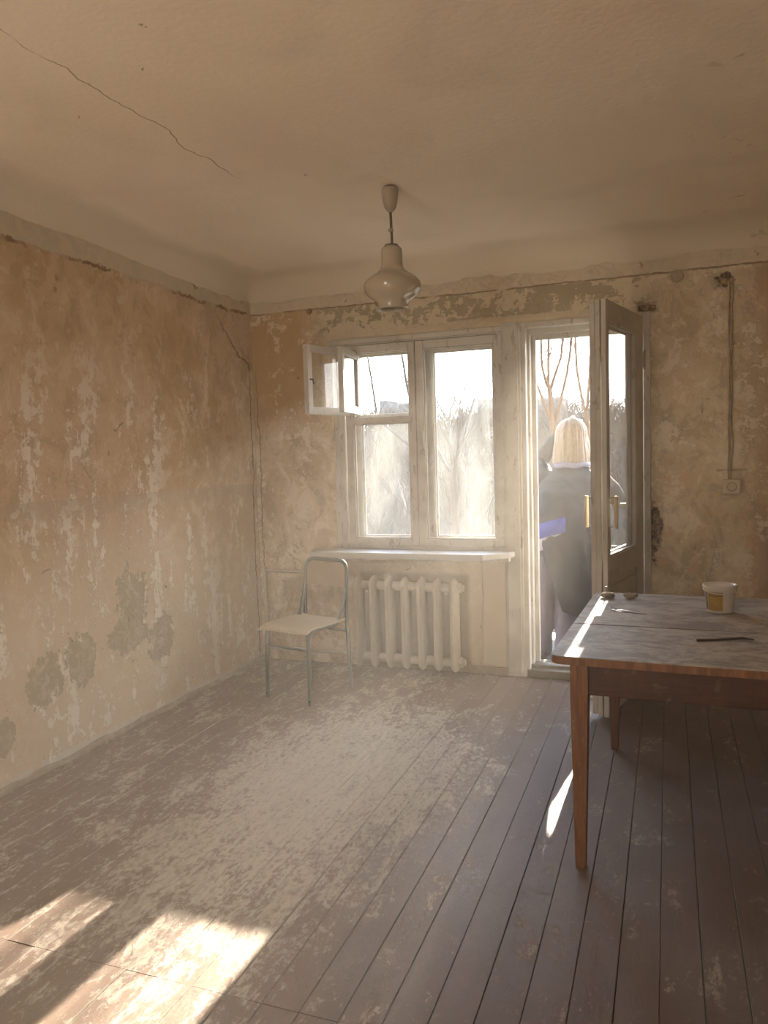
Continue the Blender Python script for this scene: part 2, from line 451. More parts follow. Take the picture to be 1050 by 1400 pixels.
def m_floor():
    b = MB('worn_painted_floorboards')
    v = b.vec((7, 1.1, 1))
    grain = b.noise(6, 8, .7, .6, v); big = b.noise(1.1, 4, .55); med = b.noise(6.5, 9, .74, .5, b.vec((1.5, .8, 1)))
    fine = b.noise(42, 7, .72, .4, b.vec((1.3, .7, 1)))
    k = b.n('ShaderNodeObjectInfo'); rn = k.outputs['Random']
    paint = b.mix((0.165, 0.113, 0.083), (0.23, 0.165, 0.125), b.add(b.mul(rn, .6), b.mul(grain, .4)))
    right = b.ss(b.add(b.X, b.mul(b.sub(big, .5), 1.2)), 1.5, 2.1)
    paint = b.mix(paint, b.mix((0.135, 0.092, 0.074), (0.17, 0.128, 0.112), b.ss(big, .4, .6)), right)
    bare = b.mix((0.30, 0.25, 0.195), (0.46, 0.395, 0.315), b.ss(b.add(b.mul(grain, .5), b.mul(fine, .5)), .40, .60))
    # trodden area in the middle, plaster dust lying on it
    d = b.math('SQRT', b.add(b.math('POWER', b.math('DIVIDE', b.sub(b.X, 1.36), .75), 2), b.math('POWER', b.math('DIVIDE', b.sub(b.Y, -1.75), 1.3), 2)))
    dust = b.ss(d, 1.25, .15)
    tread = b.add(b.mul(dust, .115), b.add(b.mul(b.ss(b.X, 1.9, 1.0), .03), b.mul(b.ss(b.Y, -2.5, -3.5), .02)))
    w = b.add(b.add(b.mul(med, .5), b.mul(fine, .3)), b.add(b.mul(b.noise(2.2, 5, .6, .4), .20), tread))
    worn = b.ss(w, .535, .60)
    c = b.mix(paint, bare, b.mul(worn, .9))
    c = b.mix(c, (0.44, 0.385, 0.31), b.mul(b.ss(b.add(dust, b.mul(b.sub(fine, .5), 4.0)), .30, 1.0), .55))
    # paint worn off along the board edges
    c = b.mix(c, b.mix((.10, .07, .05), (.36, .30, .23), b.ss(b.add(med, b.mul(b.sub(1.6, b.X), .2)), .42, .55)), b.mul(b.ss(fine, .56, .62), .6))
    scuff = b.ss(b.noise(24, 4, .6, 2.0, b.vec((.35, 1, 1), rot=(0, 0, .6))), .70, .74)
    c = b.mix(c, (0.50, .44, .36), b.mul(scuff, .5))
    blue = b.mul(b.ss(m_ellipse(b, b.X, b.Y, 2.08, -2.35, .10, .22, fine), 1, .6), b.ss(fine, .5, .62))
    c = b.mix(c, (0.52, .54, .58), b.mul(blue, .5))
    # board edges: pale with dust where trodden, bare and dark elsewhere
    ob = b.n('ShaderNodeTexCoord').outputs['Object']; so = b.n('ShaderNodeSeparateXYZ'); b.t.links.new(ob, so.inputs[0])
    ed = b.ss(b.add(b.math('ABSOLUTE', so.outputs[0]), b.mul(b.sub(fine, .5), .012)), .0475, .0525)
    lft = b.ss(b.add(b.X, b.mul(b.sub(big, .5), .8)), 1.75, 1.35)
    c = b.mix(c, b.mix((.085, .062, .048), (.46, .40, .325), lft), b.mul(ed, b.add(b.mul(lft, .20), b.mul(b.ss(med, .44, .58), .50))))
    # pale area added behind the camera to bounce sunlight up to the ceiling
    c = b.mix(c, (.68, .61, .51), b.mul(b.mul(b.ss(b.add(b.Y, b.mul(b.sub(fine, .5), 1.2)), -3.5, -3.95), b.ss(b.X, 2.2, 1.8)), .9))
    rough = b.add(b.mul(worn, .22), b.add(b.mul(dust, .12), .50))
    h = b.add(b.mul(grain, .6), b.sub(b.mul(fine, .8), b.mul(worn, .6)))
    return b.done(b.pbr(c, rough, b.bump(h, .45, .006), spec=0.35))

def m_frame():
    b = MB('old_white_window_paint')
    fine = b.noise(26, 7, .7, .3, b.vec((1, 1, .35))); med = b.noise(4, 6, .6)
    c = b.mix((0.46, 0.43, 0.375), (0.56, 0.53, 0.475), b.ss(med, .35, .6))
    c = b.mix(c, (0.30, 0.25, 0.18), b.mul(b.ss(fine, .57, .66), .7))
    return b.done(b.pbr(c, 0.55, b.bump(fine, .25, .004), spec=.35))

def m_wood(name, dark, light, rough=.45, wear=None, gs=(9, 9, 1)):
    b = MB(name)
    tcn = b.n('ShaderNodeTexCoord').outputs['Object']
    g = b.noise(5, 7, .65, 1.2, b.vec(gs, src=tcn)); f = b.noise(50, 5, .6, 0, b.vec((1, 1, .12), src=tcn))
    c = b.mix(dark, light, b.ss(b.add(b.mul(g, .7), b.mul(f, .3)), .38, .64))
    if wear:
        c = b.mix(c, wear, b.mul(b.ss(b.noise(18, 8, .75, .6), .60, .66), .7))
    return b.done(b.pbr(c, rough, b.bump(b.add(g, f), .12, .003), spec=.4))

def m_table_top():
    b = MB('dusty_table_laminate')
    g = b.noise(4.2, 9, .74, .8, b.vec((1, 1.5, 1))); f = b.noise(26, 8, .76, .6, b.vec((.8, 1.2, 1)))
    c = b.mix((0.20, 0.172, 0.148), (0.40, 0.358, 0.31), b.ss(b.add(b.mul(g, .6), b.mul(f, .4)), .43, .57))
    c = b.mix(c, (0.13, .105, .085), b.mul(b.ss(b.noise(5.5, 8, .74, .7, b.vec((1, 1.8, 1), (4, 2, 0))), .62, .68), .75))
    c = b.mix(c, (0.56, .52, .47), b.mul(b.ss(f, .62, .70), .45))
    c = b.mix(c, (0.20, .165, .13), b.mul(b.ss(b.noise(60, 3, .6), .68, .72), .7))
    return b.done(b.pbr(c, b.add(b.mul(f, .25), .42), b.bump(f, .2, .003), spec=.4))

def m_glass(name, dirt=0.1, streak=0.1, tint=(1, 1, 1)):
    """thin pane: clear, its sky reflection, and dust lying on it"""
    b = MB(name)
    tr = b.n('ShaderNodeBsdfTransparent'); b.put(tr.inputs[0], tint)
    gl = b.n('ShaderNodeBsdfGlossy'); gl.inputs['Roughness'].default_value = 0.02
    lw = b.n('ShaderNodeLayerWeight'); lw.inputs['Blend'].default_value = .5
    mx = b.n('ShaderNodeMixShader')
    b.put(mx.inputs[0], b.add(b.mul(b.math('POWER', lw.outputs['Facing'], 5.0), .90), .04)); b.t.links.new(tr.outputs[0], mx.inputs[1]); b.t.links.new(gl.outputs[0], mx.inputs[2])
    tl = b.n('ShaderNodeBsdfTranslucent'); b.put(tl.inputs[0], (.82, .88, .86))
    df = b.n('ShaderNodeBsdfDiffuse'); b.put(df.inputs[0], (.55, .53, .48))
    dm = b.n('ShaderNodeMixShader'); dm.inputs[0].default_value = .35
    b.t.links.new(tl.outputs[0], dm.inputs[1]); b.t.links.new(df.outputs[0], dm.inputs[2])
    n1 = b.noise(7, 7, .7, .8, b.vec((1, 1, .3))); n2 = b.noise(60, 4, .7)
    f = b.math('ADD', b.mul(b.ss(b.add(b.mul(n1, .7), b.mul(n2, .3)), .36, .70), streak), dirt, clamp=True)
    m2 = b.n('ShaderNodeMixShader')
    b.put(m2.inputs[0], f); b.t.links.new(mx.outputs[0], m2.inputs[1]); b.t.links.new(dm.outputs[0], m2.inputs[2])
    return b.done(m2.outputs[0])

RX, RY, RZ = 3.36, -6.0, 2.63
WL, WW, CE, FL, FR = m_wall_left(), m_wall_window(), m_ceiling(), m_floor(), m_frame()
WP = m_plain_wall('old_distemper_plain', (0.55, 0.42, 0.28))
WP2 = m_plain_wall('old_brown_paint', (0.42, 0.33, 0.235))
SUBF = plain('dusty_gap', (0.20, 0.16, 0.12), .95, var=.4)
GLASS_LOW = m_glass('dusty_glass', .004, .020)
GLASS_CLR = m_glass('clear_old_glass', .003, .010)
GLASS_VENT = m_glass('streaky_vent_glass', .06, .16)
SILLM = plain('sill_paint', (0.52, 0.51, 0.48), .45, var=.1, scale=12)
RADM = plain('radiator_paint', (0.47, 0.42, 0.325), .5, var=.06, scale=18)
PIPEM = plain('pipe_paint', (0.50, 0.44, 0.335), .5, var=.08)
PORC = plain('lamp_porcelain', (0.37, 0.31, 0.235), .35, var=.06)
ROD = plain('lamp_rod', (0.16, 0.115, 0.075), .5, .2)
MILK = (lambda b: b.done(b.pbr((0.46, 0.40, 0.305), .12, spec=.5, **{'Subsurface Weight': .0, 'Coat Weight': .4, 'Coat Roughness': .05})))(MB('milk_glass'))
HINGE = plain('hinge_metal', (0.36, 0.33, 0.28), .45, .3)
IRON = plain('dark_iron', (0.05, 0.045, 0.04), .5, .5)

# ------------------------------------------------------------------ the room shell
RX, RY, RZ = 3.36, -6.0, 2.63

def wall_grid(us, vs_, hole, front, back):
    """thick wall from a grid of cells, with openings and their reveals"""
    bm = bmesh.new()
    nu, nv = len(us), len(vs_)
    fv, bv = {}, {}
    solid = [[not hole((us[i]+us[i+1])/2, (vs_[j]+vs_[j+1])/2) for j in range(nv-1)] for i in range(nu-1)]
    def F_(i, j):
        if (i, j) not in fv: fv[i, j] = bm.verts.new(front(us[i], vs_[j]))
        return fv[i, j]
    def K_(i, j):
        if (i, j) not in bv: bv[i, j] = bm.verts.new(back(us[i], vs_[j]))
        return bv[i, j]
    def S(i, j): return 0 <= i < nu-1 and 0 <= j < nv-1 and solid[i][j]
    for i in range(nu-1):
        for j in range(nv-1):
            if not solid[i][j]: continue
            bm.faces.new((F_(i, j), F_(i+1, j), F_(i+1, j+1), F_(i, j+1)))
            for di, dj, a, b_ in ((-1, 0, (i, j), (i, j+1)), (1, 0, (i+1, j), (i+1, j+1)), (0, -1, (i, j), (i+1, j)), (0, 1, (i, j+1), (i+1, j+1))):
                if not S(i+di, j+dj):
                    bm.faces.new((F_(*a), F_(*b_), K_(*b_), K_(*a)))
    for i in range(nu-1):
        for j in range(nv-1):
            if solid[i][j]:
                bm.faces.new((K_(i, j), K_(i, j+1), K_(i+1, j+1), K_(i+1, j)))
    return bm

def lines(a, b, step, extra=()):
    n = max(1, round((b-a)/step))
    s = [a+(b-a)*i/n for i in range(n+1)]
    s = [v for v in s if all(abs(v-e_) > step*.45 for e_ in extra)] + list(extra)
    return sorted(set(s))

# wall at the window: one opening for the window, one for the balcony door
WX0, WX1, WZ0, WZ1 = 0.615, 1.775, 0.775, 2.185
DX0, DX1, DZ1 = 1.855, 2.605, 2.185
def hole_w(x, z): return (WX0 < x < WX1 and WZ0 < z < WZ1) or (DX0 < x < DX1 and z < DZ1)
def front_w(x, z):
    k = 0.006*fbm(x, 3.1, z, 2.2) + 0.0035*fbm(x, 1.7, z, 9)
    if z > 2.402 + 0.02*fbm(x, 0, z, 5): k += 0.006
    for hx, hz, rx, rz, dep in ((*JAMB_HOLE, .035), (3.012, 2.328, .042, .042, .03), (2.965, 2.345, .014, .014, .02), (2.60, 2.215, .05, .022, .04)):
        d = math.hypot((x-hx)/rx, (z-hz)/rz) + .5*fbm(x, 7, z, 22)
        k -= dep*max(0, min(1, (1.15-d)*2.5))*(1+.5*fbm(x, 5, z, 40))
    if 2.19 < z < 2.40 and .5 < x < 2.6: k += 0.006*(1 if fbm(x, 4, z, 6) > .05 else 0) + .004
    return (x, -k, z)
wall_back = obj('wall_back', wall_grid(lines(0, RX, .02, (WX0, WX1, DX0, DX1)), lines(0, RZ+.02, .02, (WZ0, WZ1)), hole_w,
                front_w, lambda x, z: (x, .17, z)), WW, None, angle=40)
tag(wall_back, kind='structure')

def front_l(y, z):
    k = 0.008*fbm(2.2, y, z, 1.4) + 0.003*fbm(1.7, y, z, 9)
    if z > 2.41 + 0.03*fbm(3, y, z, 4): k += 0.008
    if z > 1.247 + .003*fbm(3, y, z, 20): k += 0.004
    return (k, y, z)
tag(obj('wall_left', wall_grid(lines(RY, 0.0, .03), lines(0, RZ+.02, .025, (1.245,)), lambda a, b: False, front_l, lambda y, z: (-.2, y, z)), WL, None, angle=40), kind='structure')
tag(obj('wall_right', wall_grid(lines(RY, 0, .25), lines(0, RZ+.02, .25), lambda a, b: False,
        lambda y, z: (RX+.01*fbm(5, y, z, 1.5), y, z), lambda y, z: (RX+.2, y, z)), WP2), kind='structure')
BX0, BX1, BZ0, BZ1 = .45, 1.25, .80, 2.25  # opening for the added fill window
tag(obj('wall_front', wall_grid(lines(0, RX, .25, (BX0, BX1)), lines(0, RZ+.02, .25, (BZ0, BZ1)), lambda a, b: BX0 < a < BX1 and BZ0 < b < BZ1,
        lambda x, z: (x, RY+.01*fbm(x, 5, z, 1.5), z), lambda x, z: (x, RY-.2, z)), m_plain_wall('old_cream_paint', (0.74, 0.63, 0.49))), kind='structure')

# the house front round the room's own wall, which shades the balcony
bm = bmesh.new()
for a in ((-9, -.2, -9, 9), (RX+.2, 11, -9, 9), (-.2, RX+.2, RZ+.2, 9), (-.2, RX+.2, -9, -.2)): box(bm, a[0], a[1], -.1, .19, a[2], a[3])
for a in ((-.2, .606, -.2, RZ+.2), (1.784, 1.846, -.2, 2.19), (2.614, RX+.2, -.2, RZ+.2), (.606, 1.784, -.2, .768), (.606, 2.614, 2.193, RZ+.2)): box(bm, a[0], a[1], .171, .19, a[2], a[3])
tag(obj('wall_outside', bm, plain('house_render', (.13, .115, .10), .9, var=.1, scale=4)), kind='structure')

def ceil_z(x, y):
    r = 0.24
    def cv(d): return 0 if d >= r else r - math.sqrt(max(0, r*r-(r-d)**2))
    return RZ - .75*max(cv(x), cv(RX-x), cv(-y), cv(y-RY)) + .006*fbm(x, y, 0, 1.1) 
cxs = sorted(set([0, .01, .03, .06, .09, .12, .15, .18, .21, .24] + [RX-v for v in (0, .01, .03, .06, .09, .12, .15, .18, .21, .24)] + lines(.28, RX-.28, .08)))
cys = sorted(set([-v for v in (0, .01, .03, .06, .09, .12, .15, .18, .21, .24)] + [RY+v for v in (0, .01, .03, .06, .09, .12, .15, .18, .21, .24)] + lines(RY+.28, -.28, .08)))
tag(obj('ceiling', wall_grid(cxs, cys, lambda a, b: False, lambda x, y: (x, y, ceil_z(x, y)), lambda x, y: (x, y, RZ+.2)), CE, None, smooth=True), kind='structure')

# floor: a bearer layer with every board laid on it as its own piece
floor = obj('floor', B(-.02, RX+.02, RY-.02, .17, -.2, -.022), SUBF)
tag(floor, kind='structure')
BW = 0.108
def plank_mesh(y0, y1, seed):
    r = random.Random(seed)
    bm = bmesh.new()
    ny = max(2, int((y1-y0)/.35))
    g = .0006
    rows = []
    for i in range(ny+1):
        y = y0 + (y1-y0)*i/ny + (.001 if i == 0 else -.001 if i == ny else 0)
        l, q = -BW/2+g*(.5+r.random()), BW/2-g*(.5+r.random())
        cup = .0012*r.random()
        rows.append([bm.verts.new(p) for p in ((l, y, -.024), (l, y, -.0025), (l+.0018, y, -.0003), (0, y, -cup), (q-.0018, y, -.0003), (q, y, -.0025), (q, y, -.024))])
    for a, c in zip(rows, rows[1:]):
        for k in range(6): bm.faces.new((a[k], a[k+1], c[k+1], c[k]))
        bm.faces.new((a[6], a[0], c[0], c[6]))
    bm.faces.new(rows[0][::-1]); bm.faces.new(rows[-1])
    bmesh.ops.recalc_face_normals(bm, faces=bm.faces)
    me = bpy.data.meshes.new('plank')
    bm.to_mesh(me); bm.free()
    me.materials.append(FL)
    return me
FULL = [plank_mesh(RY, -.004, s) for s in range(3)]
NEAR = [plank_mesh(RY, -3.08, s) for s in range(3, 6)]
FAR = [plank_mesh(-3.08, -.004, s) for s in range(6, 9)]
NB = 31
for i in range(NB+1):
    x = 1.604 + BW/2 + (i-15)*BW
    if x < -.02 or x > RX+.04: continue
    kinds = (NEAR, FAR) if x < 1.7 or rnd.random() < .3 else (FULL,)
    for kd in kinds:
        o = bpy.data.objects.new('plank', kd[rnd.randrange(3)])
        COL.objects.link(o)
        o.parent = floor
        o.location = (x, 0, rnd.uniform(-.0014, .0006))
        o.rotation_euler = (0, rnd.uniform(-.005, .005), 0)

# ------------------------------------------------------------------ window
win = empty('window_1'); tag(win, kind='structure')
def frame4(bm, x0, x1, z0, z1, y0, y1, wl, wr, wb, wt_, bev=.004):
    """four rails round an opening"""
    box(bm, x0, x0+wl, y0, y1, z0, z1, bev); box(bm, x1-wr, x1, y0, y1, z0, z1, bev)
    box(bm, x0+wl-.001, x1-wr+.001, y0, y1, z0, z0+wb, bev); box(bm, x0+wl-.001, x1-wr+.001, y0, y1, z1-wt_, z1, bev)
    return bm
fr = bmesh.new()
frame4(fr, .606, 1.784, .768, 2.192, .0, .15, .084, .074, .067, .052)
box(fr, 1.178, 1.206, .03, .15, .83, 2.15, .003)
obj('window_frame', fr, FR, win)
bm = bmesh.new()          # batten over the frame
box(bm, .60, 1.765, -.016, .0, 2.150, 2.182, .004); box(bm, .645, .690, -.012, .0, .80, 2.15, .004)
obj('cover_batten', bm, FR, win)

def pane(name, x0, x1, z0, z1, y, mat, parent):
    return obj(name, B(x0-.006, x1+.006, y-.0015, y+.0015, z0-.006, z1+.006), mat, parent)
def beads(bm, x0, x1, z0, z1, y, w=.010):
    for a in ((x0, x0+w, z0, z1), (x1-w, x1, z0, z1), (x0, x1, z0, z0+w), (x0, x1, z1-w, z1)):
        box(bm, a[0], a[1], y-w/2, y+w/2, a[2], a[3], .002, 1)

def casement(x0, x1, z0, z1, ws, wm, y0, y1, name, mat, transom=None, ow=0):
    """sash with its glass; with a transom the part over it stays an open vent"""
    bm = bmesh.new()
    frame4(bm, x0, x1, z0, z1, y0, y1, ws, wm, .045, .05)
    if transom: box(bm, x0+ws-.001, x1-wm+.001, y0, y1, transom[0], transom[1], .004)
    top = transom[0] if transom else z1-.05
    beads(bm, x0+ws, x1-wm, z0+.045, top, y0+.014)
    o = obj(name, bm, FR, win)
    pane('glass', x0+ws, x1-wm, z0+.045, top, y0+.022, mat, o)
    return o
casement(.700, 1.190, .820, 2.135, .055, .048, -.014, .026, 'sash', GLASS_LOW, (1.625, 1.668))
casement(1.194, 1.752, .820, 2.135, .052, .052, -.014, .026, 'sash', GLASS_LOW)
casement(.705, 1.178, .828, 2.120, .072, .060, .075, .110, 'outer_sash', GLASS_LOW, (1.640, 1.690))
casement(1.206, 1.748, .828, 2.120, .082, .070, .075, .110, 'outer_sash', GLASS_LOW)
# rebate lip round the open vent
bm = bmesh.new(); frame4(bm, .750, 1.146, 1.664, 2.09, .002, .024, .012, .010, .012, .014, .002); obj('vent_rebate', bm, FR, win)
hb = B(1.226, 1.240, -.030, -.016, 1.475, 1.565, .004); box(hb, 1.228, 1.238, -.018, -.010, 1.48, 1.49); box(hb, 1.228, 1.238, -.018, -.010, 1.55, 1.56)
obj('sash_handle', hb, FR, win)
def vent(hx, hy, ang, w, z0, z1, th, stile, mat, name, knob):
    """vent sash swung into the room; local x runs from hinge to free edge"""
    bm = bmesh.new()
    frame4(bm, 0, w, z0, z1, -th/2, th/2, stile, stile, stile, stile, .003)
    beads(bm, stile, w-stile, z0+stile, z1-stile, th*.3, .008)
    o = obj(name, bm, FR, win)
    o.location = (hx, hy, 0); o.rotation_euler = (0, 0, ang)
    pane('glass', stile, w-stile, z0+stile, z1-stile, 0, mat, o)
    if knob:
        k = bmesh.new(); tube(k, [(w-stile*.5, th/2, (z0+z1)/2), (w-stile*.5, th/2+.022, (z0+z1)/2), (w-stile*.5-.006, th/2+.024, (z0+z1)/2-.03)], .005, 8)
        obj('vent_latch', k, IRON, o)
    return o
def ang_of(a): return math.atan2(-math.cos(a), -math.sin(a))
vent(.722, -.022, ang_of(math.radians(13.5)), .425, 1.680, 2.108, .036, .040, GLASS_VENT, 'vent_sash', True)
vent(.765, .060, ang_of(math.radians(-6.0)), .375, 1.690, 2.095, .032, .040, GLASS_VENT, 'vent_sash', False)
# window board
sb = bmesh.new()
pts = [(.47, .0), (.455, -.06), (.50, -.215), (1.66, -.225), (1.80, -.10), (1.82, .0)]
a_ = [sb.verts.new((x, y, .762)) for x, y in pts]; b_ = [sb.verts.new((x, y, .796)) for x, y in pts]
sb.faces.new(a_[::-1]); sb.faces.new(b_)
for i in range(len(pts)): sb.faces.new((a_[i], a_[(i+1) % 6], b_[(i+1) % 6], b_[i]))
bmesh.ops.bevel(sb, geom=list(sb.edges), offset=.005, segments=2, affect='EDGES')
obj('window_sill', sb, SILLM, win)
ap = B(.56, 1.79, -.10, .0, .735, .765, .004); obj('sill_support', ap, FR, win)

# post between window and door, going down to the floor beside the door
t = bmesh.new()
box(t, 1.752, 1.866, -.018, .02, .0, 2.200, .005); box(t, 1.768, 1.850, -.026, -.016, .03, 2.18, .004)
tag(obj('trim_1', t, FR), kind='structure')
t = B(1.60, 1.752, -.012, .01, .06, .735, .004)
tag(obj('trim_2', t, plain('panel_paint', (.55, .475, .36), .7, var=.08, scale=9)), kind='structure')
# low base ledge along the window wall and rough mortar lip on the left wall
t = B(1.50, 1.76, -.022, .0, .0, .052, .006); tag(obj('trim_3', t, plain('base_mortar', (.33, .27, .20), .9, var=.3, scale=14, bump=.5)), kind='structure')
bm = bmesh.new(); n = 120; rows = []
for i in range(n+1):
    y = RY + (0-RY)*i/n
    w = .018 + .012*fbm(0, y, 0, 4); h = .022 + .016*fbm(1, y, 3, 5)
    rows.append([bm.verts.new(p) for p in ((-.01, y, -.004), (max(.008, w), y, -.004), (max(.006, w*.8), y, max(.004, h*.5)), (.004, y, max(.008, h)), (-.01, y, max(.008, h)))])
for a, c in zip(rows, rows[1:]):
    for k in range(5): bm.faces.new((a[k], a[(k+1) % 5], c[(k+1) % 5], c[k]))
bm.faces.new(rows[0]); bm.faces.new(rows[-1][::-1])
tag(obj('baseboard_left', bm, plain('mortar_lip', (.30, .245, .18), .95, var=.35, scale=20, bump=.6)), kind='structure')

w2 = empty('fill_window'); tag(w2, kind='structure')  # unseen window added behind the camera to give soft fill light
bm = bmesh.new(); frame4(bm, BX0, BX1, BZ0, BZ1, RY-.14, RY-.04, .06, .06, .06, .06); box(bm, .83, .87, RY-.13, RY-.05, BZ0+.05, BZ1-.05, .004)
obj('window_frame', bm, FR, w2)
pane('glass', BX0+.06, .83, BZ0+.06, BZ1-.06, RY-.09, GLASS_CLR, w2); pane('glass', 0.87, BX1-.06, BZ0+.06, BZ1-.06, RY-.09, GLASS_CLR, w2)  # panes of the added fill window

# ------------------------------------------------------------------ balcony door
door = empty('door_1'); tag(door, kind='structure')
bm = bmesh.new()
frame4(bm, 1.846, 2.614, .0, 2.194, -.006, .16, .050, .042, .02, .034)
box(bm, 1.890, 1.912, .055, .16, .04, 2.165, .004); box(bm, 2.558, 2.58, .055, .16, .04, 2.165, .004); box(bm, 1.90, 2.57, .055, .16, 2.130, 2.165, .004)
obj('door_frame', bm, FR, door)
t = B(1.88, 2.59, -.012, .05, .0, .050, .006); box(t, 1.88, 2.59, .04, .17, .0, .072, .006); obj('threshold', t, plain('threshold_paint', (.19, .165, .14), .6, var=.25, scale=20), door)
bm = bmesh.new(); frame4(bm, 1.896, 2.572, .060, 2.140, .112, .150, .044, .018, .012, .042); obj('outer_frame', bm, FR, door)
LEAF_A = math.radians(13.0)
def leaf(parent_name, hx, hy, rz, w, inner=True):
    """leaf along local x from hinge; room face at y = 0, thickness to -y"""
    bm = bmesh.new()
    z0, z1, gz0, gz1 = .018, 2.165, .855, 2.055
    for y0, y1, w0, fs in ((-.027, 0, 0, .045), (-.060, -.033, 0, .045)):
        ww = w if y1 == 0 else w-.006
        box(bm, 0, .150, y0, y1, z0, z1, .004); box(bm, ww-fs, ww, y0, y1, z0, z1, .004)
        box(bm, .149, ww-fs+.001, y0, y1, gz1, z1, .004); box(bm, .149, ww-fs+.001, y0, y1, gz0-.12, gz0, .004)
        box(bm, .149, ww-fs+.001, y0, y1, z0, z0+.12, .004)
        for yb in ((y1-.008,) if y1 == 0 else (y0+.008,)):
            beads(bm, .150, ww-fs, gz0, gz1, yb, .012)
    box(bm, w-.050, w-.004, -.088, -.059, z0+.01, z1-.012, .004)       # cover strip down the free edge
    lf = obj('door_leaf', bm, FR, door)
    lf.location = (hx, hy, 0); lf.rotation_euler = (0, 0, rz)
    pl = bmesh.new()
    box(pl, .12, w-.04, -.024, -.010, z0+.115, gz0-.115); box(pl, .155, w-.075, -.012, -.003, z0+.155, gz0-.155, .008)
    box(pl, .12, w-.04, -.052, -.040, z0+.115, gz0-.115)
    obj('lower_panel', pl, FR, lf)
    pane('glass', .150, w-.045, gz0, gz1, -.018, GLASS_CLR, lf)
    pane('glass', .150, w-.051, gz0, gz1, -.044, GLASS_CLR, lf)
    return lf
lf = leaf('door_leaf', 2.574, -.012, -PI/2-LEAF_A, .695)
HB = plain('handle_plastic', (.64, .54, .36), .35, var=.05)
for sy, y0 in ((1, 0.0), (-1, -.060)):
    h = bmesh.new()
    yy = y0 + sy*(.036 if sy > 0 else .066)
    tube(h, [(.667 if sy > 0 else .640, yy, 1.005), (.667 if sy > 0 else .640, yy, 1.012), (.667 if sy > 0 else .640, yy, 1.165), (.667 if sy > 0 else .640, yy, 1.172)], [.008, .0105, .0105, .008], 12)
    o = obj('handle', h, HB, lf, angle=40)
    for z in (1.015, 1.162):
        k = bmesh.new(); hx_ = .667 if sy > 0 else .640; tube(k, [(hx_, y0-sy*.002, z), (hx_, yy, z)], .0035, 8); obj('handle_bracket', k, HINGE, lf)
for z in (1.92, .35):
    h = bmesh.new(); lathe(h, [(.001, z-.055), (.008, z-.052), (.008, z-.002), (.0086, z), (.008, z+.002), (.008, z+.052), (.001, z+.055)], 12, (-.006, .004))
    box(h, -.004, .012, -.002, .003, z-.04, z+.04)
    obj('hinge', h, HINGE, lf, angle=40)
leaf('outer_leaf', 2.66, .275, math.radians(4), .66)        # outer leaf, folded back against the house front

# ------------------------------------------------------------------ radiator and heating pipes
rad = empty('radiator', (1.12, -.11, .03))
tag(rad, 'cream cast-iron radiator of seven ribbed sections under the window sill', 'radiator')
def section():
    bm = bmesh.new()
    n = 14
    zs = [0, .012, .03, .06, .10, .30, .51, .55, .575, .593, .605]
    hw = [.004, .016, .026, .030, .0295, .0295, .0295, .030, .026, .016, .004]
    dp = [.012, .04, .058, .064, .062, .060, .062, .064, .058, .04, .012]
    loft(bm, [((0, 0, z), (h, 0, 0), (0, d, 0)) for z, h, d in zip(zs, hw, dp)], 18)
    box(bm, -.010, .010, -.074, .060, .055, .55, .008)          # raised front rib
    return bm
for i in range(7):
    o = obj('radiator_section', section(), RADM, rad, angle=35)
    o.location = (-.324+.108*i, 0, 0)
for z, nm in ((.065, 'lower'), (.540, 'upper')):
    bm = bmesh.new(); tube(bm, [(-.375, 0, z), (.36, 0, z)], .030, 16)
    obj('manifold', bm, RADM, rad, angle=40)
    bm = bmesh.new(); tube(bm, [(.35, 0, z), (.372, 0, z), (.374, 0, z), (.388, 0, z)], [.034, .034, .022, .020], 8)
    obj('end_plug', bm, RADM, rad, angle=30)
for x in (-.27, .27):
    bm = bmesh.new(); tube(bm, [(x, 0, .50), (x, .10, .50)], .010, 8); obj('wall_bracket', bm, RADM, rad)
pp = empty('heating_pipe', (.06, -.04, 0))
tag(pp, 'cream heating pipes with a riser in the corner left of the radiator', 'pipe')
bm = bmesh.new(); tube(bm, rounded([(.0, 0, .655), (.0, -.0, .638), (.58, -.015, .634), (.70, -.06, .600), (.745, -.07, .572)], .03), .0115, 10); obj('supply_pipe', bm, PIPEM, pp, smooth=True)
bm = bmesh.new(); tube(bm, rounded([(.0, 0, .085), (.02, -.0, .095), (.60, -.03, .095), (.69, -.07, .095), (.745, -.07, .095)], .03), .0115, 10); obj('return_pipe', bm, PIPEM, pp, smooth=True)
bm = bmesh.new(); tube(bm, [(0, 0, 0), (0, 0, .66)], .0125, 10); obj('riser', bm, PIPEM, pp, smooth=True)

# ------------------------------------------------------------------ school chair
CHS = plain('chair_tube_paint', (0.130, 0.140, 0.118), .5, .15, var=.15)
PLY = plain('peeling_plywood', (.56, .47, .34), .75, var=.10, scale=14, bump=.25)
ch = empty('school_chair', (.675, -.645, 0), math.radians(-15))
tag(ch, 'old school chair with blue-grey tube frame and peeling plywood seat beside the radiator', 'chair')
w = .165
for s in (-1, 1):
    bm = bmesh.new()      # front leg bending into the seat rail and up behind the back
    tube(bm, rounded([(s*w, -.19, 0), (s*w*.98, -.178, .425), (s*w*.96, .115, .418), (s*w*.97, .172, .62)], .07, 6), .012, 10)
    obj('front_leg', bm, CHS, ch, smooth=True)
bm = bmesh.new()          # rear legs and backrest hoop, one bent tube
tube(bm, rounded([(-w, .20, 0), (-w, .172, .45), (-w*.98, .195, .785), (w*.98, .195, .785), (w, .172, .45), (w, .20, 0)], .065, 8), .012, 10)
obj('back_frame', bm, CHS, ch, smooth=True)
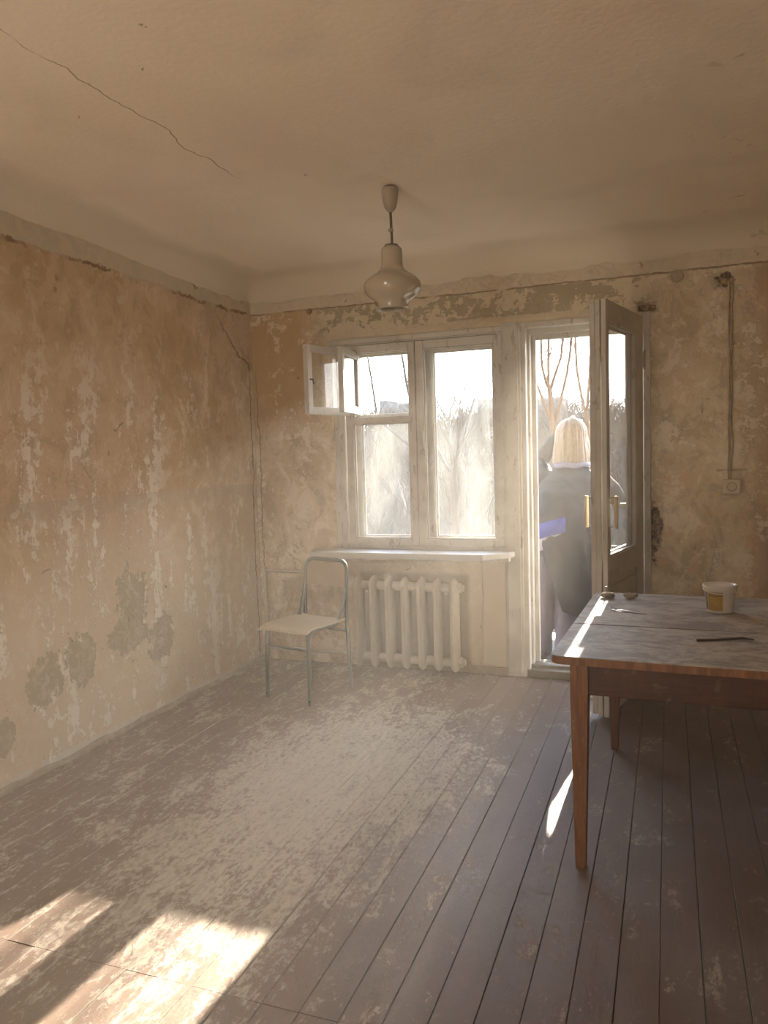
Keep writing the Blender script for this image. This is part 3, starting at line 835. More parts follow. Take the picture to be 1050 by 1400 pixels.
for nm, p in (('stretcher', [(-w, -.184, .315), (w, -.184, .315)]), ('stretcher', [(-w, .176, .36), (w, .176, .36)]), ('stretcher', [(-w*.97, -.03, .415), (w*.97, -.03, .415)])):
    bm = bmesh.new(); tube(bm, p, .008, 8); obj(nm, bm, CHS, ch, smooth=True)
for k, (sx_, sy_) in enumerate(((-1, -1), (1, -1), (-1, 1), (1, 1))):
    bm = bmesh.new(); y = -.19 if sy_ < 0 else .20
    tube(bm, [(sx_*w, y, 0), (sx_*w, y, .028)], .0115, 10); obj('foot_cap', bm, IRON, ch)
def sheet(bm, nx, ny, f, th):
    top = [[bm.verts.new(f(i/nx, j/ny)) for j in range(ny+1)] for i in range(nx+1)]
    bot = [[bm.verts.new(Vector(f(i/nx, j/ny))+Vector(th)) for j in range(ny+1)] for i in range(nx+1)]
    for i in range(nx):
        for j in range(ny):
            bm.faces.new((top[i][j], top[i+1][j], top[i+1][j+1], top[i][j+1])); bm.faces.new((bot[i][j], bot[i][j+1], bot[i+1][j+1], bot[i+1][j]))
    for i in range(nx):
        bm.faces.new((top[i][0], bot[i][0], bot[i+1][0], top[i+1][0])); bm.faces.new((top[i][ny], top[i+1][ny], bot[i+1][ny], bot[i][ny]))
    for j in range(ny):
        bm.faces.new((top[0][j], top[0][j+1], bot[0][j+1], bot[0][j])); bm.faces.new((top[nx][j], bot[nx][j], bot[nx][j+1], top[nx][j+1]))
    return bm
def seat_f(dz, y0, y1, ragged=0, x0=-.175, x1=.175):
    def f(u, v):
        x = x0+(x1-x0)*u; y = y0+(y1-y0)*v
        if ragged: y += (1-v)*ragged*fbm(x, 3, dz, 14)
        return (x, y, .441+dz - .010*(1-(x/.175)**2)*(v > .1) - .020*max(0, 1-v*5)*max(0, 1-v*5) + .004*nz(x, y, dz, 9))
    return f
obj('seat', sheet(bmesh.new(), 10, 10, seat_f(.004, -.215, .15, .03), (0, 0, -.005)), PLY, ch, angle=30)
obj('seat', sheet(bmesh.new(), 10, 8, seat_f(-.004, -.225, .15, .05), (0, 0, -.005)), PLY, ch, angle=30)
def back_f(u, v):
    x = -.158+.316*u; z = .625+.150*v
    if v > .6: x *= 1-.10*((v-.6)/.4)**2
    return (x, .178+.020*(1-(x/.16)**2)+.012*v, z)
obj('backrest', sheet(bmesh.new(), 12, 6, back_f, (0, .009, 0)), plain('backrest_plywood', (.40, .32, .22), .6, var=.12, scale=14), ch, angle=30)

# ------------------------------------------------------------------ pendant lamp
LX, LY = 1.525, -1.354
lamp = empty('pendant_lamp', (LX, LY, 0))
tag(lamp, 'pendant lamp with bell-shaped milk glass shade hanging from the ceiling on a thin rod', 'lamp')
bm = bmesh.new(); lathe(bm, [(.026, 2.628), (.037, 2.620), (.0385, 2.606), (.034, 2.566), (.027, 2.536), (.015, 2.519), (.008, 2.514)], 24, cap0=True, cap1=True)
obj('ceiling_cup', bm, PORC, lamp, angle=40)
bm = bmesh.new(); tube(bm, [(0, 0, 2.63), (0, 0, 2.60)], .007, 8); obj('hook', bm, IRON, lamp)
bm = bmesh.new(); tube(bm, [(0, 0, 2.52), (.004, 0, 2.36)], .0062, 10); obj('rod', bm, ROD, lamp, smooth=True)
bm = bmesh.new(); tube(bm, [(-.012, 0, 2.437), (.012, 0, 2.434)], .0055, 8); box(bm, -.009, .009, -.009, .009, 2.428, 2.443, .003); obj('rod_clip', bm, PORC, lamp)
prof = [(.012, 2.366), (.034, 2.364), (.046, 2.352), (.048, 2.335), (.048, 2.295), (.050, 2.272), (.060, 2.254), (.082, 2.238), (.108, 2.222), (.127, 2.203),
        (.133, 2.184), (.129, 2.163), (.112, 2.140), (.085, 2.122), (.072, 2.108), (.069, 2.093), (.070, 2.078)]
inn = [(r-.0035, z+.001) for r, z in prof[::-1]]
bm = lathe(bmesh.new(), prof+inn[:-1], 48)
obj('shade', bm, MILK, lamp, smooth=True)
bm = bmesh.new(); lathe(bm, [(.002, 2.372), (.030, 2.370), (.036, 2.362), (.036, 2.356)], 24, cap0=True, cap1=True); obj('shade_cap', bm, ROD, lamp, angle=40)
bm = bmesh.new(); lathe(bm, [(.018, 2.36), (.020, 2.30), (.016, 2.29)], 16, cap1=True); obj('lamp_holder', bm, IRON, lamp)

# ------------------------------------------------------------------ table
TZ = .735
TR = math.radians(-2.2)
tab = empty('table', (0, 0, 0), TR)
TW, TL = .87, 1.20
nl = Vector((2.338, -2.205))
cc = nl + Vector((math.cos(TR)*TW/2 - math.sin(TR)*TL/2, math.sin(TR)*TW/2 + math.cos(TR)*TL/2))
tab.location = (cc.x, cc.y, 0)
tag(tab, 'worn wooden extending table with dusty grey split top and reddish tapered legs', 'table')
TT = m_table_top()
TWD = m_wood('red_brown_table_wood', (.075, .023, .010), (.14, .048, .019), .42, (.26, .17, .11))
TAP = m_wood('red_brown_apron_wood', (.042, .012, .006), (.078, .025, .011), .42, (.14, .095, .06), (1, 9, 9))
TEDGE = m_wood('table_edge_wood', (.150, .060, .024), (.25, .112, .045), .45, (.32, .22, .14))
def top_leaf(y0, y1, round_lo, round_hi):
    r = .035
    p = []
    def arc(cx, cy_, a0):
        for i in range(6): p.append((cx+r*math.cos(a0+i*PI/10), cy_+r*math.sin(a0+i*PI/10)))
    x0, x1 = -TW/2, TW/2
    if round_lo: arc(x0+r, y0+r, PI); arc(x1-r, y0+r, 1.5*PI)
    else: p += [(x0, y0), (x1, y0)]
    if round_hi: arc(x1-r, y1-r, 0); arc(x0+r, y1-r, .5*PI)
    else: p += [(x1, y1), (x0, y1)]
    return p
def prism(bm, p, z0, z1, bev=.002):
    a = [bm.verts.new((x, y, z0)) for x, y in p]; b = [bm.verts.new((x, y, z1)) for x, y in p]
    bm.faces.new(a[::-1]); bm.faces.new(b)
    for i in range(len(p)): bm.faces.new((a[i], a[(i+1) % len(p)], b[(i+1) % len(p)], b[i]))
    if bev: bmesh.ops.bevel(bm, geom=list(bm.edges), offset=bev, segments=1, affect='EDGES')
    return bm
ysp = -TL/2 + .505
for y0, y1, lo, hi in ((-TL/2, ysp-.0055, 1, 0), (ysp+.0055, TL/2, 0, 1)):
    p = top_leaf(y0, y1, lo, hi)
    o = obj('table_top', prism(bmesh.new(), p, TZ-.028, TZ-.003), TEDGE, tab)
    obj('top_veneer', prism(bmesh.new(), p, TZ-.003, TZ, .0012), TT, o)
for sx_ in (-1, 1):
    for sy_ in (-1, 1):
        bm = bmesh.new()
        cx = sx_*(TW/2-.090); cy2 = sy_*(TL/2-.052)
        rows = []
        for z, h in ((0, .0165), (.012, .0175), (.30, .0225), (.60, .0285), (TZ-.028, .0290)):
            k = .0285-h
            x_ = cx+sx_*k*.2; y_ = cy2+sy_*k*.2
            rows.append([bm.verts.new((x_+a*h, y_+b*h, z)) for a, b in ((-1, -1), (1, -1), (1, 1), (-1, 1))])
        for a, b in zip(rows, rows[1:]):
            for k in range(4): bm.faces.new((a[k], a[(k+1) % 4], b[(k+1) % 4], b[k]))
        bm.faces.new(rows[0][::-1]); bm.faces.new(rows[-1])
        bmesh.ops.bevel(bm, geom=[e_ for e_ in bm.edges if abs(e_.verts[0].co.z-e_.verts[1].co.z) > .005], offset=.003, segments=2, affect='EDGES')
        obj('leg', bm, TEDGE if (sx_, sy_) == (-1, -1) else TWD, tab)
for a in ((-TW/2+.115, TW/2-.115, -TL/2+.036, -TL/2+.058), (-TW/2+.115, TW/2-.115, TL/2-.058, TL/2-.036)):
    obj('apron', B(*a, TZ-.135, TZ-.028, .003), TAP, tab)
for a in ((-TW/2+.075, -TW/2+.097), (TW/2-.097, TW/2-.075)):
    obj('apron', B(*a, -TL/2+.08, TL/2-.08, TZ-.135, TZ-.028, .003), TWD, tab)
bm = bmesh.new(); box(bm, -.02, .02, -TL/2+.033, -TL/2+.04, TZ-.040, TZ-.030, .002); obj('catch', bm, IRON, tab)

# things on the table
bk = empty('plastic_bucket', (2.905, -1.358, TZ), .10)
tag(bk, 'small white plastic bucket with a yellow label standing on the table', 'bucket')
BKT = plain('bucket_plastic', (.56, .51, .44), .4, var=.05)
bm = lathe(bmesh.new(), [(.001, .0), (.048, .0), (.051, .003), (.0595, .100), (.0625, .101), (.0625, .106), (.0590, .107), (.0500, .006), (.001, .005)], 40)
obj('pail', bm, BKT, bk, angle=35)
bm = lathe(bmesh.new(), [(.001, .1065), (.055, .1075), (.060, .113), (.0655, .113), (.0665, .110), (.0655, .098), (.0640, .098), (.0640, .104), (.001, .1035)], 40)
obj('lid', bm, BKT, bk, angle=35)
def m_label():
    b = MB('yellow_bucket_label')
    o = b.n('ShaderNodeTexCoord').outputs['Object']
    s = b.n('ShaderNodeSeparateXYZ'); b.t.links.new(o, s.inputs[0])
    z = s.outputs[2]
    rows = b.ss(b.math('SINE', b.mul(z, 720)), .2, .6)
    wd = b.ss(b.noise(190, 2, .6, 0, b.vec((1, 1, .15), src=o)), .45, .55)
    c = b.mix((.34, .20, .03), (.46, .34, .13), b.mul(rows, wd, .9))
    c = b.mix(c, (.23, .13, .02), b.mul(b.band(z, .074, .006), .8))
    return b.done(b.pbr(c, .4))
def label_bm(a0, a1, z0, z1):
    bm = bmesh.new(); n = 14
    r = lambda z: .0512+(z-.003)/.097*.0085+.0006
    rr = [[bm.verts.new(((r(z)+d)*math.cos(a0+(a1-a0)*i/n), (r(z)+d)*math.sin(a0+(a1-a0)*i/n), z)) for i in range(n+1)] for z, d in ((z0, 0), (z0, .0005), (z1, .0005), (z1, 0))]
    for q in range(4):
        a, b = rr[q], rr[(q+1) % 4]
        for i in range(n): bm.faces.new((a[i], a[i+1], b[i+1], b[i]))
    bm.faces.new([x[0] for x in rr]); bm.faces.new([x[-1] for x in rr][::-1])
    return bm
tag(obj('front_label', label_bm(math.radians(212), math.radians(272), .012, .088), m_label(), bk), 'yellow label with rows of small print')
obj('side_label', label_bm(math.radians(188), math.radians(208), .012, .088), plain('label_dark', (.16, .11, .07), .5, var=.5, scale=90), bk)
bm = bmesh.new(); tube(bm, [(.064*math.cos(t_), .064*math.sin(t_), .094-.012*math.sin((t_-PI)*1.0)) for t_ in [PI+PI*i/16 for i in range(17)]], .0022, 6)
obj('bail_handle', bm, BKT, bk, smooth=True)

stk = bmesh.new(); tube(stk, [(2.800, -1.902, TZ+.0045), (2.850, -1.885, TZ+.0045), (2.905, -1.858, TZ+.0047), (2.950, -1.842, TZ+.006), (2.985, -1.850, TZ+.0042)], [.0045, .0045, .0042, .0045, .002], 8)
tag(obj('stick', stk, plain('dark_stick', (.045, .026, .018), .6)), 'thin dark brown stick lying on the near half of the table top', 'stick')
LUMP = plain('plaster_lump', (.30, .255, .19), .9, var=.4, scale=60, bump=.6)
def lump(name, x, y, r, seed):
    o = empty(name, (x, y, TZ))
    bm = bmesh.new()
    for k in range(6):
        a = k*PI/3 + seed
        ball(bm, (r*.55*math.cos(a), r*.45*math.sin(a), r*.30+.002*(k % 3)), r*.42, (1, 1, .75), sub=2)
    ball(bm, (0, 0, r*.38), r*.5, (1, 1, .8), sub=2)
    me = remeshed(bm, .004, 1)
    lo = min(v.co.z for v in me.vertices)
    for v in me.vertices:
        q = v.co*60
        v.co += Vector((nz(q.x, q.y, q.z), nz(q.y, q.z, q.x), 0))*.0025
        v.co.z -= lo
    link('rosette', me, LUMP, o, True)
    return o
l1 = lump('ceramic_rosette', 2.448, -1.135, .034, .2)
tag(l1, 'crumbling grey rosette lump with a screw sticking up on the table corner', 'rosette')
bm = bmesh.new(); tube(bm, [(-.004, 0, .018), (-.006, 0, .048)], .0028, 8); tube(bm, [(-.006, 0, .047), (-.006, 0, .051)], .005, 8); obj('screw', bm, plain('rusty_screw', (.42, .25, .14), .5, .5), l1)
l2 = lump('ceramic_rosette', 2.547, -1.133, .034, 1.1)
tag(l2, 'crumbling grey rosette lump without a screw at the table far edge by the door', 'rosette')
bm = bmesh.new(); ball(bm, (.004, -.004, .022), .007, (1, 1, .8), sub=2); obj('knob', bm, LUMP, l2, smooth=True)
ky = empty('key_bunch', (2.505, -1.432, TZ), -.62)
tag(ky, 'small bunch of shiny metal keys on the dusty table top', 'keys')
KEY = plain('key_steel', (.66, .64, .60), .22, .9, bump=.05)
for i, (x, y, a, z) in enumerate(((-.022, .004, .1, .0), (-.005, -.006, -.25, .0022), (.012, .006, .35, .0044))):
    bm = bmesh.new()
    lathe(bm, [(.004, 0), (.0105, 0), (.0105, .002), (.004, .002), (.004, 0)], 14)
    box(bm, .0095, .042, -.0025, .0025, 0, .002)
    for q in (.026, .033, .039): box(bm, q, q+.003, -.0065, -.002, 0, .002)
    o = obj('key', bm, KEY, ky); o.location = (x, y, z); o.rotation_euler = (0, 0, a)
bm = bmesh.new(); tube(bm, [(-.022+.013*math.cos(t_), .004+.013*math.sin(t_), .0078) for t_ in [2*PI*i/18 for i in range(19)]], .0012, 6); obj('key_ring', bm, KEY, ky)
bm = bmesh.new(); tube(bm, [(.035, -.004, .001), (.06, .012, .001), (.085, .014, .001), (.105, .026, .001), (.125, .03, .001)], .0013, 6); obj('cord', bm, IRON, ky)

for k, (x, y, q) in enumerate(((2.30, -.34, .012), (2.335, -.30, .016), (2.345, -.36, .009), (2.28, -.40, .007), (2.36, -.33, .010))):
    bm = bmesh.new(); ball(bm, (0, 0, 0), q, (1.3, 1, .6), sub=2)
    for v in bm.verts: v.co += v.co.normalized()*q*.45*nz(v.co.x*90+k, v.co.y*90, v.co.z*90)
    lo = min(v.co.z for v in bm.verts)
    for v in bm.verts: v.co.z -= lo
    o = obj('plaster_chip', bm, LUMP); o.location = (x, y, .001)
    tag(o, 'small grey plaster chip on the floor by the foot of the door leaf', 'chip', 'plaster chips on the floor by the door leaf')

# ------------------------------------------------------------------ fittings on the window wall
soc = empty('wall_socket', (3.043, -.012, 1.181))
tag(soc, 'square cream wall socket on the bare wall right of the door', 'socket')
SOCM = plain('socket_plastic', (.54, .455, .33), .45, var=.06)
obj('cover_plate', B(-.044, .044, -.022, .014, -.042, .042, .006), SOCM, soc)
bm = bmesh.new(); lathe(bm, [(.026, 0), (.026, .004), (.022, .004), (.021, -.006), (.001, -.006)], 28); bmesh.ops.rotate(bm, verts=bm.verts, matrix=Matrix.Rotation(PI/2, 3, 'X')); bmesh.ops.translate(bm, verts=bm.verts, vec=(0, -.022, 0)); obj('socket_well', bm, plain('socket_well', (.30, .245, .17), .5), soc, angle=40)
for x in (-.0095, .0095):
    bm = bmesh.new(); tube(bm, [(x, -.0175, 0), (x, -.0155, 0)], .0028, 10); obj('pin_hole', bm, IRON, soc)
bm = bmesh.new(); tube(bm, [(0, -.0175, 0), (0, -.0155, 0)], .0035, 10); obj('centre_screw', bm, IRON, soc)
cab = bmesh.new()
tube(cab, [(3.028+.013*nz(0, 0, z, 5), -.012-.003*nz(3, 0, z, 9), z) for z in np.linspace(2.315, 1.222, 34)], .0042, 6)
tube(cab, [(3.041+.011*nz(5, 0, z, 6), -.011-.003*nz(3, 4, z, 9), z) for z in np.linspace(2.305, 1.222, 34)], .0036, 6)
tag(obj('cable', cab, plain('cable_sheath', (.36, .29, .20), .7, var=.6, scale=22), None, smooth=True), 'old twin cable running down the wall to the socket from a broken hole', 'cable')
jb = bmesh.new(); lathe(jb, [(.001, .008), (.022, .008), (.031, .004), (.034, -.004)], 24); bmesh.ops.rotate(jb, verts=jb.verts, matrix=Matrix.Rotation(PI/2, 3, 'X'))
jb = obj('junction_disc', jb, plain('cap_clay', (.36, .29, .20), .85, var=.3, scale=40), None, angle=40); jb.location = (2.760, -.010, 2.376)
tag(jb, 'round clay-coloured junction cap high on the wall right of the door', 'cap')
pl = bmesh.new(); lathe(pl, [(.001, .007), (.016, .007), (.0185, .003), (.0185, -.004)], 24); bmesh.ops.rotate(pl, verts=pl.verts, matrix=Matrix.Rotation(PI/2, 3, 'X'))
pl = obj('wall_plug', pl, plain('plug_wood', (.30, .18, .09), .8, var=.2, scale=60), None, angle=40); pl.location = (.457, -.009, 2.389)
tag(pl, 'round brown wooden plug in the wall above the open vent', 'plug')
nl_ = bmesh.new(); tube(nl_, [(.362, .004, 1.952), (.362, -.016, 1.950), (.362, -.017, 1.962)], .003, 6)
tag(obj('wall_hook', nl_, IRON), 'tiny dark iron hook on the wall left of the open vent', 'hook')

# ------------------------------------------------------------------ balcony, and the woman on it
CONC = plain('balcony_concrete', (.085, .085, .075), .9, var=.3, scale=12, bump=.4)
tag(obj('slab', B(1.70, 3.40, .17, 1.28, -.18, -.01, .006), CONC), kind='structure')
tag(obj('shade_slab', B(1.60, 3.50, .17, 1.30, 2.72, 2.88, .006), CONC), kind='structure')  # unseen slab added overhead to keep sky light off the balcony
bal = empty('balcony_railing', (1.72, 1.2, -.01))
tag(bal, 'balcony railing of dark panels under a thin rail in front of the woman', 'railing')
RAILM = plain('rail_paint', (.06, .065, .055), .6, .1, var=.3)
obj('top_rail', B(.0, 1.66, -.02, .02, .985, 1.02, .006), RAILM, bal)
obj('rail_panel', B(.04, .28, -.008, .008, .05, .32, .003), RAILM, bal); obj('rail_panel', B(.30, .86, -.008, .008, .05, .70, .003), RAILM, bal); obj('rail_panel', B(.87, 1.64, -.008, .008, .05, .70, .003), RAILM, bal)
for x in (.29, .865, 1.645): obj('post', B(x-.012, x+.012, -.012, .012, 0, .99, .003), RAILM, bal)

per = empty('person', (2.08, .50, -.01))
tag(per, 'woman with blonde hair, dark coat and jeans standing on the balcony, arm raised', 'person')
SKIN = plain('skin', (.55, .36, .27), .5, var=.06)
HAIR = plain('blonde_hair', (.135, .108, .080), .45, var=.35, scale=40, bump=.6)
COATM = plain('dark_coat_cloth', (.018, .018, .021), .85, var=.25, scale=60)
JEANS = plain('grey_violet_jeans', (.10, .092, .125), .85, var=.14, scale=50)
# joints (local): feet on the slab, pelvis above, trunk bent forward to the rail at y = .68
fL, fR = Vector((-.190, .04, .06)), Vector((-.030, -.02, .06))
kL, kR = Vector((-.175, .03, .47)), Vector((-.015, .03, .46))
hL, hR = Vector((-.135, -.01, .85)), Vector((.035, -.01, .85))
pel, wai, che, nek = Vector((-.05, -.02, .90)), Vector((-.02, .03, 1.04)), Vector((.0, .12, 1.15)), Vector((.005, .20, 1.31))
hd = Vector((-.005, .285, 1.505))
shL, shR = Vector((-.190, .17, 1.205)), Vector((.190, .17, 1.205))
elL, elR = Vector((-.240, .36, 1.350)), Vector((.285, .40, 1.09))      # left arm raised, hand on the crown of the head
haL, haR = Vector((-.035, .280, 1.610)), Vector((.10, .70, 1.055))
bm = bmesh.new()
X_, Y_ = Vector((1, 0, 0)), Vector((0, 1, 0))
loft(bm, [(pel-Vector((0, 0, .10)), X_*.14, Y_*.10), (pel, X_*.165, Y_*.115), (wai, X_*.130, Y_*.095), (che, X_*.155, Y_*.105), (Vector((0, .165, 1.22)), X_*.150, Y_*.085), (nek-Vector((0, .01, .01)), X_*.07, Y_*.06)])
for f_, k_, h_ in ((fL, kL, hL), (fR, kR, hR)):
    limb(bm, [h_, h_.lerp(k_, .5), k_, k_.lerp(f_, .35)+Vector((0, -.012, 0)), f_], [.082, .070, .053, .050, .036])
    limb(bm, [f_+Vector((0, -.04, -.035)), f_+Vector((0, .05, -.032)), f_+Vector((0, .14, -.042))], [.028, .034, .022])
limb(bm, [nek-Vector((0, .02, .06)), hd-Vector((0, .03, .05))], [.056, .050])
for sh, el, ha in ((shL, elL, haL), (shR, elR, haR)):
    limb(bm, [sh, sh.lerp(el, .5), el, el.lerp(ha, .5), el.lerp(ha, .88)], [.052, .045, .037, .033, .025])
ball(bm, hd+Vector((0, 0, .015)), .098, (.80, 1.0, 1.12)); ball(bm, hd+Vector((0, .030, -.055)), .060, (.85, 1.0, 1.1))
ball(bm, hd+Vector((0, .108, -.020)), .015, (.8, 1.1, 1.5), sub=2)                                           # nose
for s in (-1, 1):
    ball(bm, hd+Vector((s*.080, .0, -.010)), .022, (.35, .8, 1.2), sub=2)                                    # ears
    ball(bm, hd+Vector((s*.030, .086, .020)), .016, (1.1, .6, .8), sub=2)                                    # brows and lids
ball(bm, hd+Vector((0, .085, -.062)), .016, (1.5, .6, .5), sub=2)                                            # lips
for el, ha, s in ((elL, haL, 1), (elR, haR, -1)):
    d = (ha-el).normalized(); side = Vector((0, 1, 0)) if el is elL else d.cross(Vector((0, 0, 1))).normalized()
    wr = el.lerp(ha, .86)
    loft(bm, [(wr, side*.024, Vector((0, 0, .016))), (wr+d*.04, side*.038, Vector((0, 0, .015))), (wr+d*.085, side*.040, Vector((0, 0, .012)))], 10)
    for q, ln in zip((-.030, -.010, .010, .030), (.070, .080, .075, .060)):
        p0 = wr+d*.075+side*q
        limb(bm, [p0, p0+d*ln*.45+Vector((0, 0, -.002)), p0+d*ln*.75+Vector((0, 0, -.018)), p0+d*ln*.8+Vector((0, 0, -.036))], [.0088, .0084, .0078, .007], 8)
    limb(bm, [wr+d*.02+side*s*.026, wr+d*.05+side*s*.052, wr+d*.075+side*s*.058+Vector((0, 0, -.012))], [.011, .0095, .008], 8)
link('body', remeshed(bm, .0075, 3), SKIN, per, True)
EYE = plain('eye', (.12, .09, .07), .2)
for s in (-1, 1):
    bm = bmesh.new(); ball(bm, hd+Vector((s*.031, .086, .010)), .011, sub=2); obj('eye', bm, EYE, per, smooth=True)
# coat: hangs longer on the right side
bm = bmesh.new()
loft(bm, [((.08, -.03, .30), X_*.255, Y_*.16), ((.07, -.03, .50), X_*.245, Y_*.17), ((.02, -.025, .70), X_*.225, Y_*.170), ((.035, -.02, .84), X_*.265, Y_*.165), ((.035, .03, 1.02), X_*.262, Y_*.150), ((0, .09, 1.14), X_*.232, Y_*.150),
          ((0, .150, 1.225), X_*.210, Y_*.120), ((.0, .19, 1.285), X_*.125, Y_*.09), ((.0, .215, 1.33), X_*.090, Y_*.075)], 24)
for sh, el, ha in ((shL, elL, haL), (shR, elR, haR)):
    limb(bm, [sh, sh.lerp(el, .5), el, el.lerp(ha, .45), el.lerp(ha, .66 if el is elL else .80)], [.082, .074, .062, .050, .042])
# open underside and slanted hem cut from the shell
cut = remeshed(bm, .011, 5)
b2 = bmesh.new(); b2.from_mesh(cut); bpy.data.meshes.remove(cut)
bmesh.ops.bisect_plane(b2, geom=list(b2.verts)+list(b2.edges)+list(b2.faces), plane_co=(-.21, 0, .92), plane_no=Vector((-3.0, 0, -1)).normalized(), clear_outer=True)
bmesh.ops.bisect_plane(b2, geom=list(b2.verts)+list(b2.edges)+list(b2.faces), plane_co=(0, 0, .36), plane_no=Vector((-.25, 0, -1)).normalized(), clear_outer=True)
bmesh.ops.solidify(b2, geom=list(b2.faces), thickness=.012)
for v in b2.verts:
    k = fbm(v.co.x, v.co.y, v.co.z*.35, 9)
    v.co += Vector((v.co.x, v.co.y-.05, 0)).normalized()*k*.012
obj('coat', b2, COATM, per, smooth=True)
# collar and the blue and white shirt tail showing at the left hip
bm = bmesh.new()
n = 26; rr = []
for r_, z, y in ((.102, 1.297, .205), (.116, 1.305, .205), (.110, 1.337, .225), (.094, 1.335, .225)):
    rr.append([bm.verts.new((r_*1.12*math.cos(2*PI*i/n), y+r_*.95*math.sin(2*PI*i/n), z+.006*math.sin(5*i))) for i in range(n)])
for q in range(4):
    for i in range(n): bm.faces.new((rr[q][i], rr[q][(i+1) % n], rr[(q+1) % 4][(i+1) % n], rr[(q+1) % 4][i]))
tag(obj('collar', bm, plain('collar_cloth', (.09, .09, .125), .8), per, smooth=True), 'pale bluish collar under the hair')
def tail_band(name, z0, z1, r0, mat, lab):
    bm = bmesh.new(); n = 16; rr = []
    for dr, z in ((0, z0), (.006, z0), (.006, z1), (0, z1)):
        rr.append([bm.verts.new((-.05+(r0+dr)*1.26*math.cos(a), -.02+(r0+dr)*.92*math.sin(a)+.004*math.sin(a*9), z + (a-PI*1.2)*.055)) for a in [PI*.72+PI*.86*i/n for i in range(n+1)]])
    for q in range(4):
        for i in range(n): bm.faces.new((rr[q][i], rr[q][i+1], rr[(q+1) % 4][i+1], rr[(q+1) % 4][i]))
    bm.faces.new([x[0] for x in rr]); bm.faces.new([x[-1] for x in rr][::-1])
    tag(obj(name, bm, mat, per, smooth=True), lab)
tail_band('blue_hem', .825, .925, .158, plain('blue_cloth', (.03, .045, .22), .7), 'bright blue shirt hem below the coat')
tail_band('white_hem', .745, .826, .155, plain('white_cloth', (.26, .25, .30), .8), 'white shirt tail below the blue hem')
bm = bmesh.new()
loft(bm, [((-.05, -.02, .94), X_*.150, Y_*.118), ((-.05, -.02, .86), X_*.172, Y_*.128), ((-.05, -.01, .79), X_*.165, Y_*.11)])
for f_, k_, h_ in ((fL, kL, hL), (fR, kR, hR)):
    limb(bm, [h_+Vector((0, 0, -.02)), h_.lerp(k_, .5), k_, k_.lerp(f_, .5), f_+Vector((0, -.012, .01))], [.096, .088, .077, .074, .070])
jm = remeshed(bm, .010, 4)
for v in jm.vertices:
    k = fbm(v.co.x, v.co.y, v.co.z, 10)
    v.co += v.normal*(.007*k)
link('jeans', jm, JEANS, per, True)
for f_ in (fL, fR):
    bm = bmesh.new()
    loft(bm, [(f_+Vector((0, -.085, -.045)), X_*.030, Vector((0, 0, .03))), (f_+Vector((0, -.05, -.018)), X_*.042, Vector((0, 0, .042))), (f_+Vector((0, .05, -.024)), X_*.046, Vector((0, 0, .036))), (f_+Vector((0, .14, -.035)), X_*.042, Vector((0, 0, .025))), (f_+Vector((0, .18, -.042)), X_*.022, Vector((0, 0, .014)))], 16)
    for v in bm.verts: v.co.z = max(v.co.z, .0)
    obj('shoe', bm, plain('shoe', (.05, .05, .05), .6), per, smooth=True)
# hair: a full bob, longer on the left, cut into strands
bm = bmesh.new()
ball(bm, hd+Vector((0, -.012, .028)), .112, (.98, 1.04, 1.04))
loft(bm, [(hd+Vector((-.005, -.025, .06)), X_*.100, Y_*.100), (hd+Vector((-.004, -.035, -.02)), X_*.108, Y_*.100), (hd+Vector((-.004, -.045, -.10)), X_*.118, Y_*.092), (hd+Vector((-.004, -.055, -.17)), X_*.122, Y_*.080), (hd+Vector((-.004, -.060, -.195)), X_*.104, Y_*.062)], 22)
for s, q in ((-1, .180), (1, .150)):
    limb(bm, [hd+Vector((s*.070, .02, .03)), hd+Vector((s*.090, .01, -.07)), hd+Vector((s*.100, -.005, -q))], [.036, .036, .020])
hm = remeshed(bm, .008, 3)
for v in hm.vertices:
    a = math.atan2(v.co.y-hd.y, v.co.x-hd.x)
    k = nz(a*9, v.co.z*1.5, 0, 1.6)+.5*nz(a*24, v.co.z*3, 5, 1.6)
    v.co += Vector((v.co.x-hd.x, v.co.y-hd.y, .02)).normalized()*k*.009
link('hair', hm, HAIR, per, True)

# ------------------------------------------------------------------ the slope, trees and houses outside
GRD = plain('winter_slope', (.050, .042, .030), .95, var=.4, scale=.8, bump=.2)
def terr(x, y):
    t = max(0, min(1, (y-6)/58)); t = t*t*(3-2*t)
    return -6.0 + 9.6*t + .5*fbm(x, y, 0, .06) - (0 if y < 75 else (y-75)*.06)
bm = wall_grid(lines(-140, 60, 5), lines(1.6, 190, 4), lambda a, b: False, lambda x, y: (x, y, terr(x, y)), lambda x, y: (x, y, -16))
tag(obj('terrain', bm, GRD, None, smooth=True), kind='structure')

